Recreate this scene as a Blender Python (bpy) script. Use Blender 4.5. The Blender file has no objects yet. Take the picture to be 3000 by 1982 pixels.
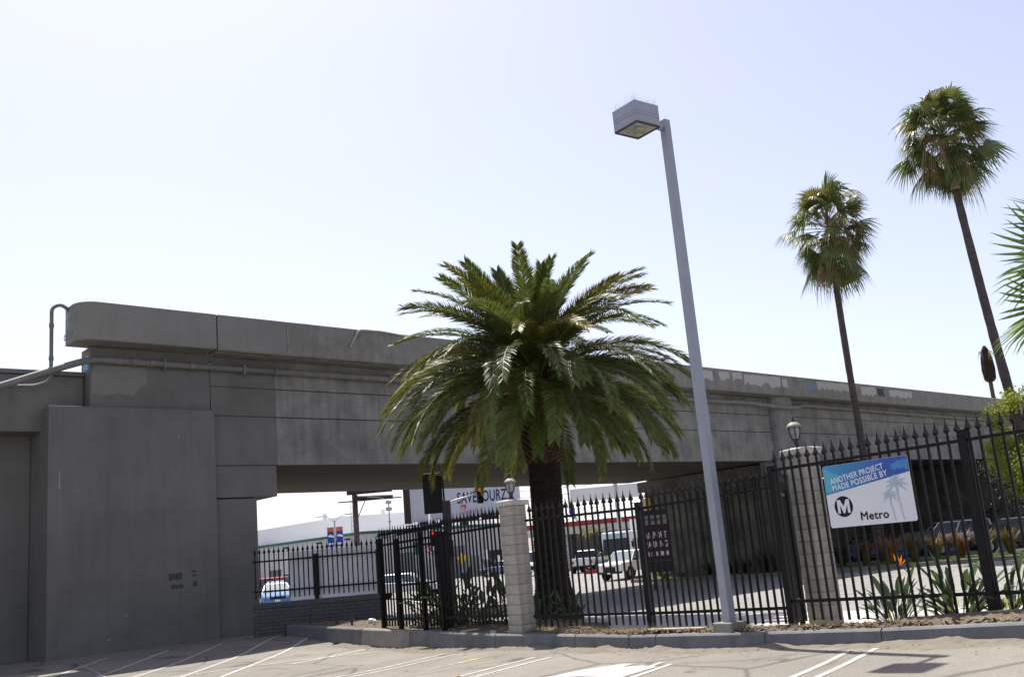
import bpy, bmesh, math, random
from mathutils import Vector, Matrix, Euler
random.seed(7)
R = math.radians
scene = bpy.context.scene
COL = scene.collection

# ---------------------------------------------------------------- camera
cam_d = bpy.data.cameras.new('camera'); cam = bpy.data.objects.new('camera', cam_d); COL.objects.link(cam)
scene.camera = cam
cam_d.sensor_fit = 'HORIZONTAL'; cam_d.sensor_width = 36.0; cam_d.lens = 35.0
cam_d.clip_start = 0.1; cam_d.clip_end = 3000
_f = 2917.0
_u = Vector((-1203.0, 13291.0, -_f)).normalized()          # world up seen from the tilted, rolled camera
_fw = Vector((0, 0, -1)); _Y = (_fw - _fw.dot(_u) * _u).normalized(); _X = _Y.cross(_u)
cam.matrix_world = Matrix.Translation((0, 0, 1.65)) @ Matrix((_X, _Y, _u)).to_4x4()

# ---------------------------------------------------------------- sky, sun, exposure
SUN_AZ = R(-22.0); SUN_EL = R(63.2)
world = bpy.data.worlds.new('World'); scene.world = world; world.use_nodes = True
wn = world.node_tree; wn.nodes.clear()
sky = wn.nodes.new('ShaderNodeTexSky'); sky.sky_type = 'NISHITA'; sky.sun_disc = False
sky.sun_elevation = SUN_EL; sky.sun_rotation = SUN_AZ
sky.air_density = 1.0; sky.dust_density = 1.5; sky.ozone_density = 1.5; sky.altitude = 30
hs_ = wn.nodes.new('ShaderNodeHueSaturation'); hs_.inputs['Saturation'].default_value = 0.64; hs_.inputs['Value'].default_value = 0.92   # bright summer haze: a paler sky all round
bg = wn.nodes.new('ShaderNodeBackground'); bg.inputs[1].default_value = 0.12
wo = wn.nodes.new('ShaderNodeOutputWorld')
wn.links.new(sky.outputs[0], hs_.inputs['Color']); tint = wn.nodes.new('ShaderNodeMix'); tint.data_type = 'RGBA'; tint.blend_type = 'MULTIPLY'; tint.inputs[0].default_value = 1.0; tint.inputs[7].default_value = (1.02, 0.962, 1.02, 1)
wn.links.new(hs_.outputs[0], tint.inputs[6]); wn.links.new(tint.outputs[2], bg.inputs[0]); wn.links.new(bg.outputs[0], wo.inputs[0])
sun_d = bpy.data.lights.new('sun', 'SUN'); sun_d.energy = 4.6; sun_d.angle = R(0.53); sun_d.color = (1.0, 0.95, 0.87)
sun = bpy.data.objects.new('sun', sun_d); COL.objects.link(sun)
_sd = Vector((math.sin(SUN_AZ) * math.cos(SUN_EL), math.cos(SUN_AZ) * math.cos(SUN_EL), math.sin(SUN_EL)))
sun.rotation_euler = _sd.to_track_quat('Z', 'Y').to_euler(); sun.location = (-20, 30, 60)
vs = scene.view_settings
vs.view_transform = 'Standard'; vs.look = 'None'; vs.gamma = 1.0; vs.use_curve_mapping = False
vs.exposure = 0.8

# ---------------------------------------------------------------- materials
def mat(name, col, rough=0.8, var=0.12, scale=2.0, spec=0.3, metal=0.0, bump=0.0, bscale=40.0, col2=None, detail=6.0,
        streak=0.0, transl=0.0, emit=None, coord='Object', objvar=0.0, stretch=None, coat=0.0):
    m = bpy.data.materials.new(name); m.use_nodes = True
    nt = m.node_tree; N = nt.nodes; L = nt.links
    p = N['Principled BSDF']; p.inputs['Roughness'].default_value = rough; p.inputs['Metallic'].default_value = metal
    p.inputs['Specular IOR Level'].default_value = spec
    if coat: p.inputs['Coat Weight'].default_value = coat; p.inputs['Coat Roughness'].default_value = 0.05
    tc = N.new('ShaderNodeTexCoord')
    src = tc.outputs[coord]
    if coord == 'World':
        pass
    if stretch:
        mp = N.new('ShaderNodeMapping'); mp.inputs['Scale'].default_value = stretch
        L.new(src, mp.inputs[0]); src = mp.outputs[0]
    nz = N.new('ShaderNodeTexNoise'); nz.inputs['Scale'].default_value = scale; nz.inputs['Detail'].default_value = detail
    nz.inputs['Roughness'].default_value = 0.65
    L.new(src, nz.inputs['Vector'])
    mix = N.new('ShaderNodeMix'); mix.data_type = 'RGBA'
    c2 = col2 or tuple(max(0, c * (1 - 2.4 * var)) for c in col)
    c1 = tuple(min(1, c * (1 + var)) for c in col) if not col2 else col
    mix.inputs[6].default_value = (*c1, 1); mix.inputs[7].default_value = (*c2, 1)
    rp = N.new('ShaderNodeValToRGB'); rp.color_ramp.elements[0].position = 0.33; rp.color_ramp.elements[1].position = 0.7
    L.new(nz.outputs[0], rp.inputs[0]); L.new(rp.outputs[0], mix.inputs[0])
    out = mix.outputs[2]
    if streak:
        mp2 = N.new('ShaderNodeMapping'); mp2.inputs['Scale'].default_value = (3.0, 3.0, 0.25)
        L.new(tc.outputs[coord], mp2.inputs[0])
        n2 = N.new('ShaderNodeTexNoise'); n2.inputs['Scale'].default_value = 1.6; n2.inputs['Detail'].default_value = 5
        L.new(mp2.outputs[0], n2.inputs['Vector'])
        r2 = N.new('ShaderNodeValToRGB'); r2.color_ramp.elements[0].position = 0.45; r2.color_ramp.elements[1].position = 0.75
        r2.color_ramp.elements[0].color = (1, 1, 1, 1); g = 1 - streak; r2.color_ramp.elements[1].color = (g, g, g, 1)
        L.new(n2.outputs[0], r2.inputs[0])
        mm = N.new('ShaderNodeMix'); mm.data_type = 'RGBA'; mm.blend_type = 'MULTIPLY'; mm.inputs[0].default_value = 1
        L.new(out, mm.inputs[6]); L.new(r2.outputs[0], mm.inputs[7]); out = mm.outputs[2]
    if objvar:
        oi = N.new('ShaderNodeObjectInfo'); hs = N.new('ShaderNodeHueSaturation')
        mr = N.new('ShaderNodeMapRange'); mr.inputs[3].default_value = 1 - objvar; mr.inputs[4].default_value = 1 + objvar
        L.new(oi.outputs['Random'], mr.inputs[0]); L.new(mr.outputs[0], hs.inputs['Value']); L.new(out, hs.inputs['Color'])
        out = hs.outputs[0]
    L.new(out, p.inputs['Base Color'])
    if bump:
        nb = N.new('ShaderNodeTexNoise'); nb.inputs['Scale'].default_value = bscale; nb.inputs['Detail'].default_value = 8
        L.new(src, nb.inputs['Vector'])
        b = N.new('ShaderNodeBump'); b.inputs['Strength'].default_value = bump; b.inputs['Distance'].default_value = 0.02
        L.new(nb.outputs[0], b.inputs['Height']); L.new(b.outputs[0], p.inputs['Normal'])
    if transl:
        tr = N.new('ShaderNodeBsdfTranslucent'); L.new(out, tr.inputs[0])
        ms = N.new('ShaderNodeMixShader'); ms.inputs[0].default_value = transl
        L.new(p.outputs[0], ms.inputs[1]); L.new(tr.outputs[0], ms.inputs[2])
        L.new(ms.outputs[0], N['Material Output'].inputs[0])
    if emit:
        p.inputs['Emission Color'].default_value = (*emit[:3], 1); p.inputs['Emission Strength'].default_value = emit[3]
    return m

def glass_mat(name, col=(0.02, 0.025, 0.03), rough=0.05):
    m = mat(name, col, rough, 0.0, 1, 0.6); return m

def asphalt_mat(name, c1, c2, crack=0.5):
    m = bpy.data.materials.new(name); m.use_nodes = True; nt = m.node_tree; N = nt.nodes; L = nt.links
    p = N['Principled BSDF']; p.inputs['Roughness'].default_value = 0.85; p.inputs['Specular IOR Level'].default_value = 0.25
    tc = N.new('ShaderNodeTexCoord'); src = tc.outputs['Object']
    big = N.new('ShaderNodeTexNoise'); big.inputs['Scale'].default_value = 0.22; big.inputs['Detail'].default_value = 9; big.inputs['Roughness'].default_value = 0.7
    L.new(src, big.inputs['Vector'])
    r = N.new('ShaderNodeValToRGB'); e = r.color_ramp.elements; e[0].position = 0.32; e[1].position = 0.68
    e[0].color = (*c1, 1); e[1].color = (*c2, 1); L.new(big.outputs[0], r.inputs[0])
    gr = N.new('ShaderNodeTexNoise'); gr.inputs['Scale'].default_value = 55; gr.inputs['Detail'].default_value = 6; L.new(src, gr.inputs['Vector'])
    r2 = N.new('ShaderNodeValToRGB'); r2.color_ramp.elements[0].position = 0.3; r2.color_ramp.elements[1].position = 0.7
    r2.color_ramp.elements[0].color = (0.72, 0.72, 0.72, 1); r2.color_ramp.elements[1].color = (1.18, 1.17, 1.15, 1); L.new(gr.outputs[0], r2.inputs[0])
    m1 = N.new('ShaderNodeMix'); m1.data_type = 'RGBA'; m1.blend_type = 'MULTIPLY'; m1.inputs[0].default_value = 1
    L.new(r.outputs[0], m1.inputs[6]); L.new(r2.outputs[0], m1.inputs[7])
    # hairline cracks
    wv = N.new('ShaderNodeTexNoise'); wv.inputs['Scale'].default_value = 0.9; L.new(src, wv.inputs['Vector'])
    ad = N.new('ShaderNodeMix'); ad.data_type = 'VECTOR'; ad.inputs[0].default_value = 0.25
    L.new(src, ad.inputs[4]); L.new(wv.outputs['Color'], ad.inputs[5])
    vo = N.new('ShaderNodeTexVoronoi'); vo.feature = 'DISTANCE_TO_EDGE'; vo.inputs['Scale'].default_value = 0.42; L.new(ad.outputs[1], vo.inputs['Vector'])
    r3 = N.new('ShaderNodeValToRGB'); r3.color_ramp.elements[0].position = 0.0; r3.color_ramp.elements[1].position = 0.02
    g = 1 - crack; r3.color_ramp.elements[0].color = (g, g, g, 1); r3.color_ramp.elements[1].color = (1, 1, 1, 1); L.new(vo.outputs[0], r3.inputs[0])
    m2 = N.new('ShaderNodeMix'); m2.data_type = 'RGBA'; m2.blend_type = 'MULTIPLY'; m2.inputs[0].default_value = 1
    L.new(m1.outputs[2], m2.inputs[6]); L.new(r3.outputs[0], m2.inputs[7]); L.new(m2.outputs[2], p.inputs['Base Color'])
    # blotches: oil drips (small, dark) and worn pale areas
    st = N.new('ShaderNodeTexNoise'); st.inputs['Scale'].default_value = 1.3; st.inputs['Detail'].default_value = 4; st.inputs['Distortion'].default_value = 0.6; L.new(src, st.inputs['Vector'])
    r4 = N.new('ShaderNodeValToRGB'); q = r4.color_ramp.elements; q[0].position = 0.30; q[1].position = 0.4
    q[0].color = (0.55, 0.55, 0.56, 1); q[1].color = (1, 1, 1, 1); q3 = q.new(0.66); q3.color = (1, 1, 1, 1); q4 = q.new(0.78); q4.color = (1.22, 1.2, 1.15, 1)
    L.new(st.outputs[0], r4.inputs[0])
    m3 = N.new('ShaderNodeMix'); m3.data_type = 'RGBA'; m3.blend_type = 'MULTIPLY'; m3.inputs[0].default_value = 1
    L.new(m2.outputs[2], m3.inputs[6]); L.new(r4.outputs[0], m3.inputs[7]); L.new(m3.outputs[2], p.inputs['Base Color'])
    b = N.new('ShaderNodeBump'); b.inputs['Strength'].default_value = 0.5; b.inputs['Distance'].default_value = 0.012
    L.new(gr.outputs[0], b.inputs['Height']); L.new(b.outputs[0], p.inputs['Normal'])
    return m

def worn_paint(name, col, base, amount=0.45, scale=9):
    """road paint worn through to the asphalt"""
    return mat(name, col, 0.75, 0, scale, 0.3, col2=tuple(c * (1 - amount) + b * amount for c, b in zip(col, base)), detail=9, bump=0.3, bscale=60)

M = {}
M['lot'] = asphalt_mat('lot_asphalt', (0.165, 0.153, 0.134), (0.25, 0.23, 0.2))
M['street'] = asphalt_mat('street_asphalt', (0.22, 0.214, 0.206), (0.28, 0.272, 0.26), 0.25)
M['sidewalk'] = mat('sidewalk_concrete', (0.46, 0.44, 0.41), 0.85, 0.1, 1.5, bump=0.2)
M['soil'] = mat('bed_soil', (0.1, 0.082, 0.06), 1.0, 0, 5, 0.1, col2=(0.175, 0.145, 0.108), bump=1.0, bscale=25)
M['mulch'] = mat('mulch', (0.25, 0.185, 0.115), 1.0, 0, 14, 0.1, col2=(0.09, 0.066, 0.045), objvar=0.3)
M['sand'] = mat('kerb_sand', (0.2, 0.178, 0.147), 1.0, 0.1, 4, 0.1, bump=0.7, bscale=50)
M['paint_grey'] = mat('grey_wall_paint', (0.172, 0.166, 0.151), 0.75, 0.11, 0.35, 0.25, streak=0.1, bump=0.25, bscale=30)
M['paint_grey2'] = mat('grey_parapet_paint', (0.225, 0.216, 0.195), 0.75, 0.06, 0.8, 0.25, streak=0.06, bump=0.25, bscale=30)
M['concrete'] = mat('bridge_concrete', (0.29, 0.28, 0.255), 0.9, 0, 0.9, 0.2, col2=(0.15, 0.146, 0.137), streak=0.22, bump=0.4, bscale=22)
M['concrete_par'] = mat('parapet_concrete', (0.27, 0.258, 0.232), 0.9, 0, 2.5, 0.2, col2=(0.185, 0.177, 0.16), streak=0.18, bump=0.4, bscale=22)
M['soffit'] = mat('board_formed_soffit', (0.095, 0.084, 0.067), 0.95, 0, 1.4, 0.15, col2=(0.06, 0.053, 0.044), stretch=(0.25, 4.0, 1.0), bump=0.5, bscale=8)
M['patch_buff'] = mat('buff_cover_paint', (0.44, 0.41, 0.385), 0.8, 0.04, 6)
M['patch_blue'] = mat('blue_cover_paint', (0.18, 0.235, 0.3), 0.8, 0.06, 6)
M['patch_dark'] = mat('dark_cover_paint', (0.06, 0.066, 0.085), 0.8, 0.06, 6)
M['patch_grey'] = mat('pale_grey_cover_paint', (0.2, 0.193, 0.175), 0.8, 0.04, 4)
M['patch_grey_dark'] = mat('slate_cover_paint', (0.145, 0.143, 0.14), 0.8, 0.04, 4)
M['scuff'] = mat('black_scuff', (0.035, 0.035, 0.037), 0.8, 0, 12, col2=(0.09, 0.09, 0.09))
M['chalk'] = mat('white_scratch', (0.3, 0.3, 0.3), 0.8, 0.2, 30)
M['tag_blue'] = mat('blue_tag_paint', (0.15, 0.35, 0.6), 0.6, 0.1, 9)
M['tag_red'] = mat('red_tag_paint', (0.4, 0.12, 0.14), 0.6, 0.1, 9)
M['joint'] = mat('joint_filler', (0.02, 0.02, 0.02), 0.95, 0.1, 9)
M['pipe'] = mat('grey_painted_pipe', (0.19, 0.186, 0.178), 0.6, 0.08, 3, streak=0.15)
M['iron'] = mat('black_fence_paint', (0.0045, 0.0045, 0.005), 0.5, 0.15, 6, 0.25)
M['kerb'] = mat('grey_kerb_paint', (0.155, 0.158, 0.168), 0.7, 0.12, 2.2, 0.3, bump=0.35, bscale=18)
M['kerb_bare'] = mat('bare_kerb_concrete', (0.26, 0.245, 0.215), 0.85, 0.1, 3, bump=0.4)
M['farkerb'] = mat('street_kerb', (0.22, 0.2, 0.175), 0.9, 0.12, 2)
M['redkerb'] = mat('red_kerb_paint', (0.4, 0.05, 0.045), 0.8, 0.1, 4)
M['block'] = mat('split_block', (0.4, 0.365, 0.315), 0.95, 0.12, 3.5, 0.15, bump=0.8, bscale=45, objvar=0.09)
M['mortar'] = mat('mortar', (0.2, 0.185, 0.165), 1.0, 0.1, 9)
M['cap'] = mat('cast_cap', (0.5, 0.48, 0.45), 0.85, 0.1, 4, bump=0.4)
M['brick'] = mat('grey_painted_block', (0.1, 0.1, 0.098), 0.85, 0.08, 3, bump=0.3, objvar=0.08)
M['brickj'] = mat('painted_joint', (0.045, 0.045, 0.045), 0.95, 0.1, 6)
M['polepaint'] = mat('pale_blue_grey_pole', (0.31, 0.33, 0.39), 0.42, 0.05, 1.5, 0.45, streak=0.08)
M['lens'] = mat('frosted_lens', (0.34, 0.34, 0.27), 0.3, 0.3, 6, 0.5)
M['spike'] = mat('steel_needle', (0.62, 0.6, 0.56), 0.5, 0, 1, metal=0.3)
M['lampmetal'] = mat('bronze_lantern', (0.035, 0.032, 0.03), 0.5, 0.15, 6, 0.4)
M['lamproof'] = mat('pale_lantern_roof', (0.3, 0.28, 0.24), 0.65, 0.15, 6)  # roof colour, paler than the bronze lantern parts
M['lampglass'] = mat('lantern_glass', (0.32, 0.32, 0.3), 0.12, 0.25, 9, 0.6)
M['frond'] = mat('date_palm_frond', (0.145, 0.175, 0.036), 0.48, 0, 9, 0.3, col2=(0.055, 0.08, 0.02), transl=0.3, objvar=0.3)
M['frond_y'] = mat('yellowing_frond', (0.24, 0.2, 0.03), 0.48, 0, 7, 0.3, col2=(0.075, 0.09, 0.022), transl=0.3, objvar=0.2)
M['rachis'] = mat('frond_rib', (0.17, 0.16, 0.065), 0.5, 0.1, 3)
M['ptrunk'] = mat('palm_bark', (0.034, 0.027, 0.021), 0.95, 0.2, 4, 0.1, bump=1.0, bscale=14, stretch=(1, 1, 4))
M['pscale'] = mat('leaf_base_bark', (0.1, 0.068, 0.04), 0.9, 0.25, 6, 0.1, bump=0.6, bscale=20)
M['fan'] = mat('fan_leaf', (0.145, 0.175, 0.045), 0.45, 0, 2, 0.4, col2=(0.08, 0.11, 0.033), transl=0.3, objvar=0.25)
M['fan_y'] = mat('yellow_fan_leaf', (0.21, 0.19, 0.05), 0.4, 0, 2, 0.4, col2=(0.11, 0.12, 0.035), transl=0.3, objvar=0.2)
M['fan_d'] = mat('dead_fan_leaf', (0.3, 0.21, 0.125), 0.85, 0, 3, 0.2, col2=(0.17, 0.115, 0.068), transl=0.2, objvar=0.25)
M['fan_near'] = mat('bright_fan_leaf', (0.15, 0.21, 0.05), 0.55, 0, 2, 0.25, col2=(0.07, 0.13, 0.035), transl=0.4, objvar=0.2)
M['ftrunk'] = mat('fan_palm_bark', (0.1, 0.083, 0.078), 0.95, 0.2, 3, 0.1, bump=0.8, bscale=10, stretch=(0.6, 0.6, 7))
M['ftrunk_top'] = mat('peeled_palm_bark', (0.33, 0.235, 0.16), 0.9, 0.2, 3, 0.1, stretch=(0.6, 0.6, 5))
M['tleaf'] = mat('yellow_green_leaf', (0.3, 0.32, 0.035), 0.55, 0, 1.4, 0.3, col2=(0.15, 0.2, 0.028), transl=0.45)
M['tbark'] = mat('tree_bark', (0.11, 0.085, 0.065), 0.95, 0.2, 4, bump=0.6)
M['bop'] = mat('paddle_leaf', (0.085, 0.13, 0.045), 0.4, 0, 5, 0.4, col2=(0.05, 0.085, 0.033), transl=0.25, objvar=0.3)
M['bop_y'] = mat('yellow_paddle_leaf', (0.25, 0.24, 0.06), 0.45, 0.1, 5, transl=0.3, objvar=0.2)
M['bop_f'] = mat('orange_petal', (0.85, 0.27, 0.02), 0.5, 0.08, 5, transl=0.35)
M['bop_b'] = mat('flower_beak', (0.1, 0.07, 0.06), 0.5, 0.1, 5)
M['flax'] = mat('bronze_flax_blade', (0.22, 0.15, 0.045), 0.5, 0, 3, 0.3, col2=(0.1, 0.09, 0.03), transl=0.25, objvar=0.3)
M['flax_r'] = mat('rust_flax_blade', (0.27, 0.12, 0.03), 0.5, 0.15, 3, 0.4, transl=0.25, objvar=0.3)
M['grass'] = mat('lawn_grass', (0.13, 0.21, 0.035), 0.7, 0, 3, 0.2, col2=(0.07, 0.13, 0.025), transl=0.3)
M['grassbase'] = mat('lawn_base', (0.08, 0.11, 0.03), 1.0, 0.2, 3)
M['darkplant'] = mat('shade_plant', (0.035, 0.045, 0.02), 0.5, 0.2, 3, transl=0.15, objvar=0.3)
M['weed'] = mat('dry_weed', (0.34, 0.27, 0.13), 0.9, 0.2, 6, transl=0.2)
M['weed_g'] = mat('green_weed', (0.14, 0.18, 0.05), 0.8, 0.2, 6, transl=0.2)
M['litter'] = mat('litter_paper', (0.55, 0.57, 0.6), 0.7, 0.15, 9)
M['wood'] = mat('scrap_board', (0.48, 0.4, 0.3), 0.9, 0.15, 5, stretch=(1, 8, 1))
M['white'] = mat('white_panel', (0.82, 0.83, 0.86), 0.55, 0.02, 1.5)
M['signwhite'] = mat('sign_white_print', (0.76, 0.77, 0.8), 0.4, 0.02, 1, 0.5)
M['black'] = mat('black_paint', (0.005, 0.005, 0.005), 0.55, 0.1, 5)
M['ink'] = mat('black_print', (0.006, 0.006, 0.007), 0.5, 0.0, 5)
M['ink_reflection'] = mat('print_painted_reflection', (0.012, 0.012, 0.014), 0.5, 0.0, 11, col2=(0.3, 0.3, 0.3))  # black print with a pale reflection painted into its colour
M['navy'] = mat('navy_print', (0.02, 0.03, 0.075), 0.6, 0.1, 3)
M['redprint'] = mat('red_print', (0.5, 0.04, 0.06), 0.6, 0.05, 3)
M['teal'] = mat('pale_blue_print', (0.42, 0.53, 0.62), 0.45, 0.04, 8, 0.5)
M['cloud'] = mat('teal_cloud_print', (0.1, 0.42, 0.58), 0.45, 0.03, 3, 0.5)
M['cloud2'] = mat('blue_cloud_print', (0.06, 0.24, 0.56), 0.45, 0.03, 3, 0.5)
M['metalgrey'] = mat('galvanised_steel', (0.42, 0.43, 0.44), 0.5, 0.08, 3, metal=0.4)
M['darksteel'] = mat('dark_steel', (0.05, 0.05, 0.055), 0.55, 0.1, 3)
M['rust'] = mat('rusty_brown_paint', (0.11, 0.072, 0.06), 0.7, 0.15, 2, streak=0.2)
M['rustdark'] = mat('brown_panel_back', (0.05, 0.038, 0.034), 0.8, 0.2, 3)
M['bboard'] = mat('billboard_vinyl', (0.5, 0.51, 0.58), 0.6, 0.02, 0.5)
M['redlamp'] = mat('red_signal_lens', (0.6, 0.02, 0.01), 0.3, 0, 1, emit=(1.0, 0.05, 0.03, 0.4))
M['signred'] = mat('sign_red_ring', (0.55, 0.03, 0.03), 0.5, 0.05, 3)
M['yellow'] = mat('yellow_sign', (0.75, 0.45, 0.03), 0.5, 0.05, 3)
M['orange'] = mat('worn_yellow_paint', (0.55, 0.3, 0.05), 0.7, 0.15, 3)
M['green'] = mat('green_sign', (0.02, 0.2, 0.12), 0.5, 0.05, 3)
M['warewall'] = mat('warehouse_wall', (0.52, 0.51, 0.5), 0.85, 0.05, 0.3, streak=0.06)
M['wareroof'] = mat('white_roof', (0.82, 0.82, 0.82), 0.7, 0.03, 0.2)
M['fascia'] = mat('green_fascia', (0.03, 0.14, 0.11), 0.6, 0.06, 1)
M['window'] = glass_mat('window_glass', (0.05, 0.07, 0.07), 0.12)
M['rollup'] = mat('grey_door', (0.2, 0.2, 0.21), 0.7, 0.06, 2)
M['hvac'] = mat('roof_unit', (0.25, 0.25, 0.26), 0.7, 0.1, 2)
M['banner'] = mat('blue_banner', (0.025, 0.06, 0.3), 0.7, 0.05, 1)
M['bannero'] = mat('orange_banner_top', (0.6, 0.14, 0.04), 0.7, 0.05, 1)
M['maroon'] = mat('maroon_panel', (0.13, 0.014, 0.016), 0.5, 0, 0.8, col2=(0.035, 0.012, 0.014))
M['signdark'] = mat('dark_sign_cabinet', (0.03, 0.03, 0.032), 0.5, 0.1, 2)
M['signgrey'] = mat('grey_sign_panel', (0.3, 0.28, 0.28), 0.5, 0.08, 2)
M['retain'] = mat('stained_pier_wall', (0.17, 0.16, 0.135), 0.95, 0, 0.8, 0.15, col2=(0.06, 0.056, 0.05), bump=0.5, bscale=12)
M['canopyroof'] = mat('ribbed_canopy_roof', (0.6, 0.585, 0.56), 0.7, 0.04, 1)
M['hill'] = mat('far_block_wall', (0.5, 0.5, 0.52), 0.9, 0.05, 0.2)
M['tyre'] = mat('tyre_rubber', (0.015, 0.015, 0.015), 0.85, 0.1, 6)
M['rim'] = mat('wheel_rim', (0.45, 0.46, 0.48), 0.35, 0.05, 6, metal=0.6)
M['carglass'] = glass_mat('car_glass', (0.012, 0.016, 0.02), 0.04)
M['carglass_l'] = glass_mat('bright_windscreen', (0.2, 0.25, 0.28), 0.06)
M['chrome'] = mat('chrome_trim', (0.75, 0.75, 0.77), 0.15, 0, 1, metal=0.9)
M['headlight'] = mat('headlight_glass', (0.7, 0.72, 0.74), 0.1, 0, 1, 0.6)
M['taillight'] = mat('tail_light', (0.45, 0.01, 0.015), 0.2, 0, 1, 0.5)
M['plastic'] = mat('black_plastic', (0.02, 0.02, 0.021), 0.6, 0.1, 6)
def paint(name, c): return mat(name, c, 0.25, 0.03, 2, 0.5, coat=0.6)

# ---------------------------------------------------------------- mesh helpers
class MB:
    def __init__(s): s.v = []; s.f = []; s.mi = []
    def add(s, vs, fs, mi=0):
        o = len(s.v); s.v += [tuple(v) for v in vs]; s.f += [tuple(i + o for i in f) for f in fs]; s.mi += [mi] * len(fs)
    def box(s, a, b, mi=0):
        (x0, y0, z0), (x1, y1, z1) = a, b
        s.add([(x0,y0,z0),(x1,y0,z0),(x1,y1,z0),(x0,y1,z0),(x0,y0,z1),(x1,y0,z1),(x1,y1,z1),(x0,y1,z1)],
              [(0,3,2,1),(4,5,6,7),(0,1,5,4),(1,2,6,5),(2,3,7,6),(3,0,4,7)], mi)
    def hexa(s, p, mi=0):
        s.add(p, [(0,3,2,1),(4,5,6,7),(0,1,5,4),(1,2,6,5),(2,3,7,6),(3,0,4,7)], mi)
    def prism(s, poly, z0, z1, mi=0):
        n = len(poly)
        s.add([(x, y, z0) for x, y in poly] + [(x, y, z1) for x, y in poly],
              [tuple(range(n - 1, -1, -1)), tuple(range(n, 2 * n))] + [(i, (i + 1) % n, n + (i + 1) % n, n + i) for i in range(n)], mi)
    def tube(s, pts, r, seg=10, mi=0, cap=True):
        pts = [Vector(p) for p in pts]; n = len(pts)
        rr = r if isinstance(r, (list, tuple)) else [r] * n
        t0 = (pts[1] - pts[0]).normalized(); up = Vector((0, 0, 1)) if abs(t0.z) < 0.9 else Vector((1, 0, 0))
        nx = t0.cross(up).normalized(); o = len(s.v)
        for i, p in enumerate(pts):
            t = (pts[min(i + 1, n - 1)] - pts[max(i - 1, 0)]).normalized()
            nx = (nx - nx.dot(t) * t).normalized(); ny = t.cross(nx)
            for k in range(seg):
                a = 2 * math.pi * k / seg; s.v.append(tuple(p + (nx * math.cos(a) + ny * math.sin(a)) * rr[i]))
        for i in range(n - 1):
            for k in range(seg):
                k2 = (k + 1) % seg; s.f.append((o + i*seg + k, o + i*seg + k2, o + (i+1)*seg + k2, o + (i+1)*seg + k)); s.mi.append(mi)
        if cap:
            s.f.append(tuple(o + k for k in range(seg - 1, -1, -1))); s.mi.append(mi)
            s.f.append(tuple(o + (n-1)*seg + k for k in range(seg))); s.mi.append(mi)
    def lathe(s, prof, seg=12, mi=0, c=(0, 0)):
        o = len(s.v); n = len(prof)
        for r, z in prof:
            for k in range(seg):
                a = 2 * math.pi * k / seg; s.v.append((c[0] + r * math.cos(a), c[1] + r * math.sin(a), z))
        for i in range(n - 1):
            for k in range(seg):
                k2 = (k + 1) % seg; s.f.append((o+i*seg+k, o+i*seg+k2, o+(i+1)*seg+k2, o+(i+1)*seg+k)); s.mi.append(mi)
        s.f.append(tuple(o + k for k in range(seg - 1, -1, -1))); s.mi.append(mi)
        s.f.append(tuple(o + (n-1)*seg + k for k in range(seg))); s.mi.append(mi)
    def mesh(s, name, mats, smooth=False):
        me = bpy.data.meshes.new(name); me.from_pydata(s.v, [], s.f)
        for m in (mats if isinstance(mats, (list, tuple)) else [mats]): me.materials.append(m)
        if any(s.mi): me.polygons.foreach_set('material_index', s.mi)
        if smooth: me.polygons.foreach_set('use_smooth', [True] * len(s.f))
        me.update(); return me
    def build(s, name, mats, parent=None, smooth=False, loc=None, rot=None, bevel=0):
        return obj(name, s.mesh(name, mats, smooth), parent, loc, rot, bevel)

def obj(name, me, parent=None, loc=None, rot=None, bevel=0):
    o = bpy.data.objects.new(name, me); COL.objects.link(o)
    if parent: o.parent = parent
    if loc is not None: o.location = loc
    if rot is not None: o.rotation_euler = rot if not isinstance(rot, (int, float)) else (0, 0, rot)
    if bevel:
        b = o.modifiers.new('bevel', 'BEVEL'); b.width = bevel; b.segments = 2; b.limit_method = 'ANGLE'; b.angle_limit = R(40)
    return o
def tag(o, label, cat, group=None):
    o['label'] = label; o['category'] = cat
    if group: o['group'] = group
    return o
def thing(name, label, cat, loc=(0, 0, 0), rot=0, group=None):
    o = bpy.data.objects.new(name, None); COL.objects.link(o); o.location = loc; o.empty_display_size = 0.2
    o.rotation_euler = (0, 0, rot) if isinstance(rot, (int, float)) else rot
    return tag(o, label, cat, group)
def structure(o): o['kind'] = 'structure'; return o
def bx(name, a, b, m, parent=None, bevel=0, loc=None, rot=None):
    k = MB(); k.box(a, b); return k.build(name, m, parent, bevel=bevel, loc=loc, rot=rot)
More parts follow.
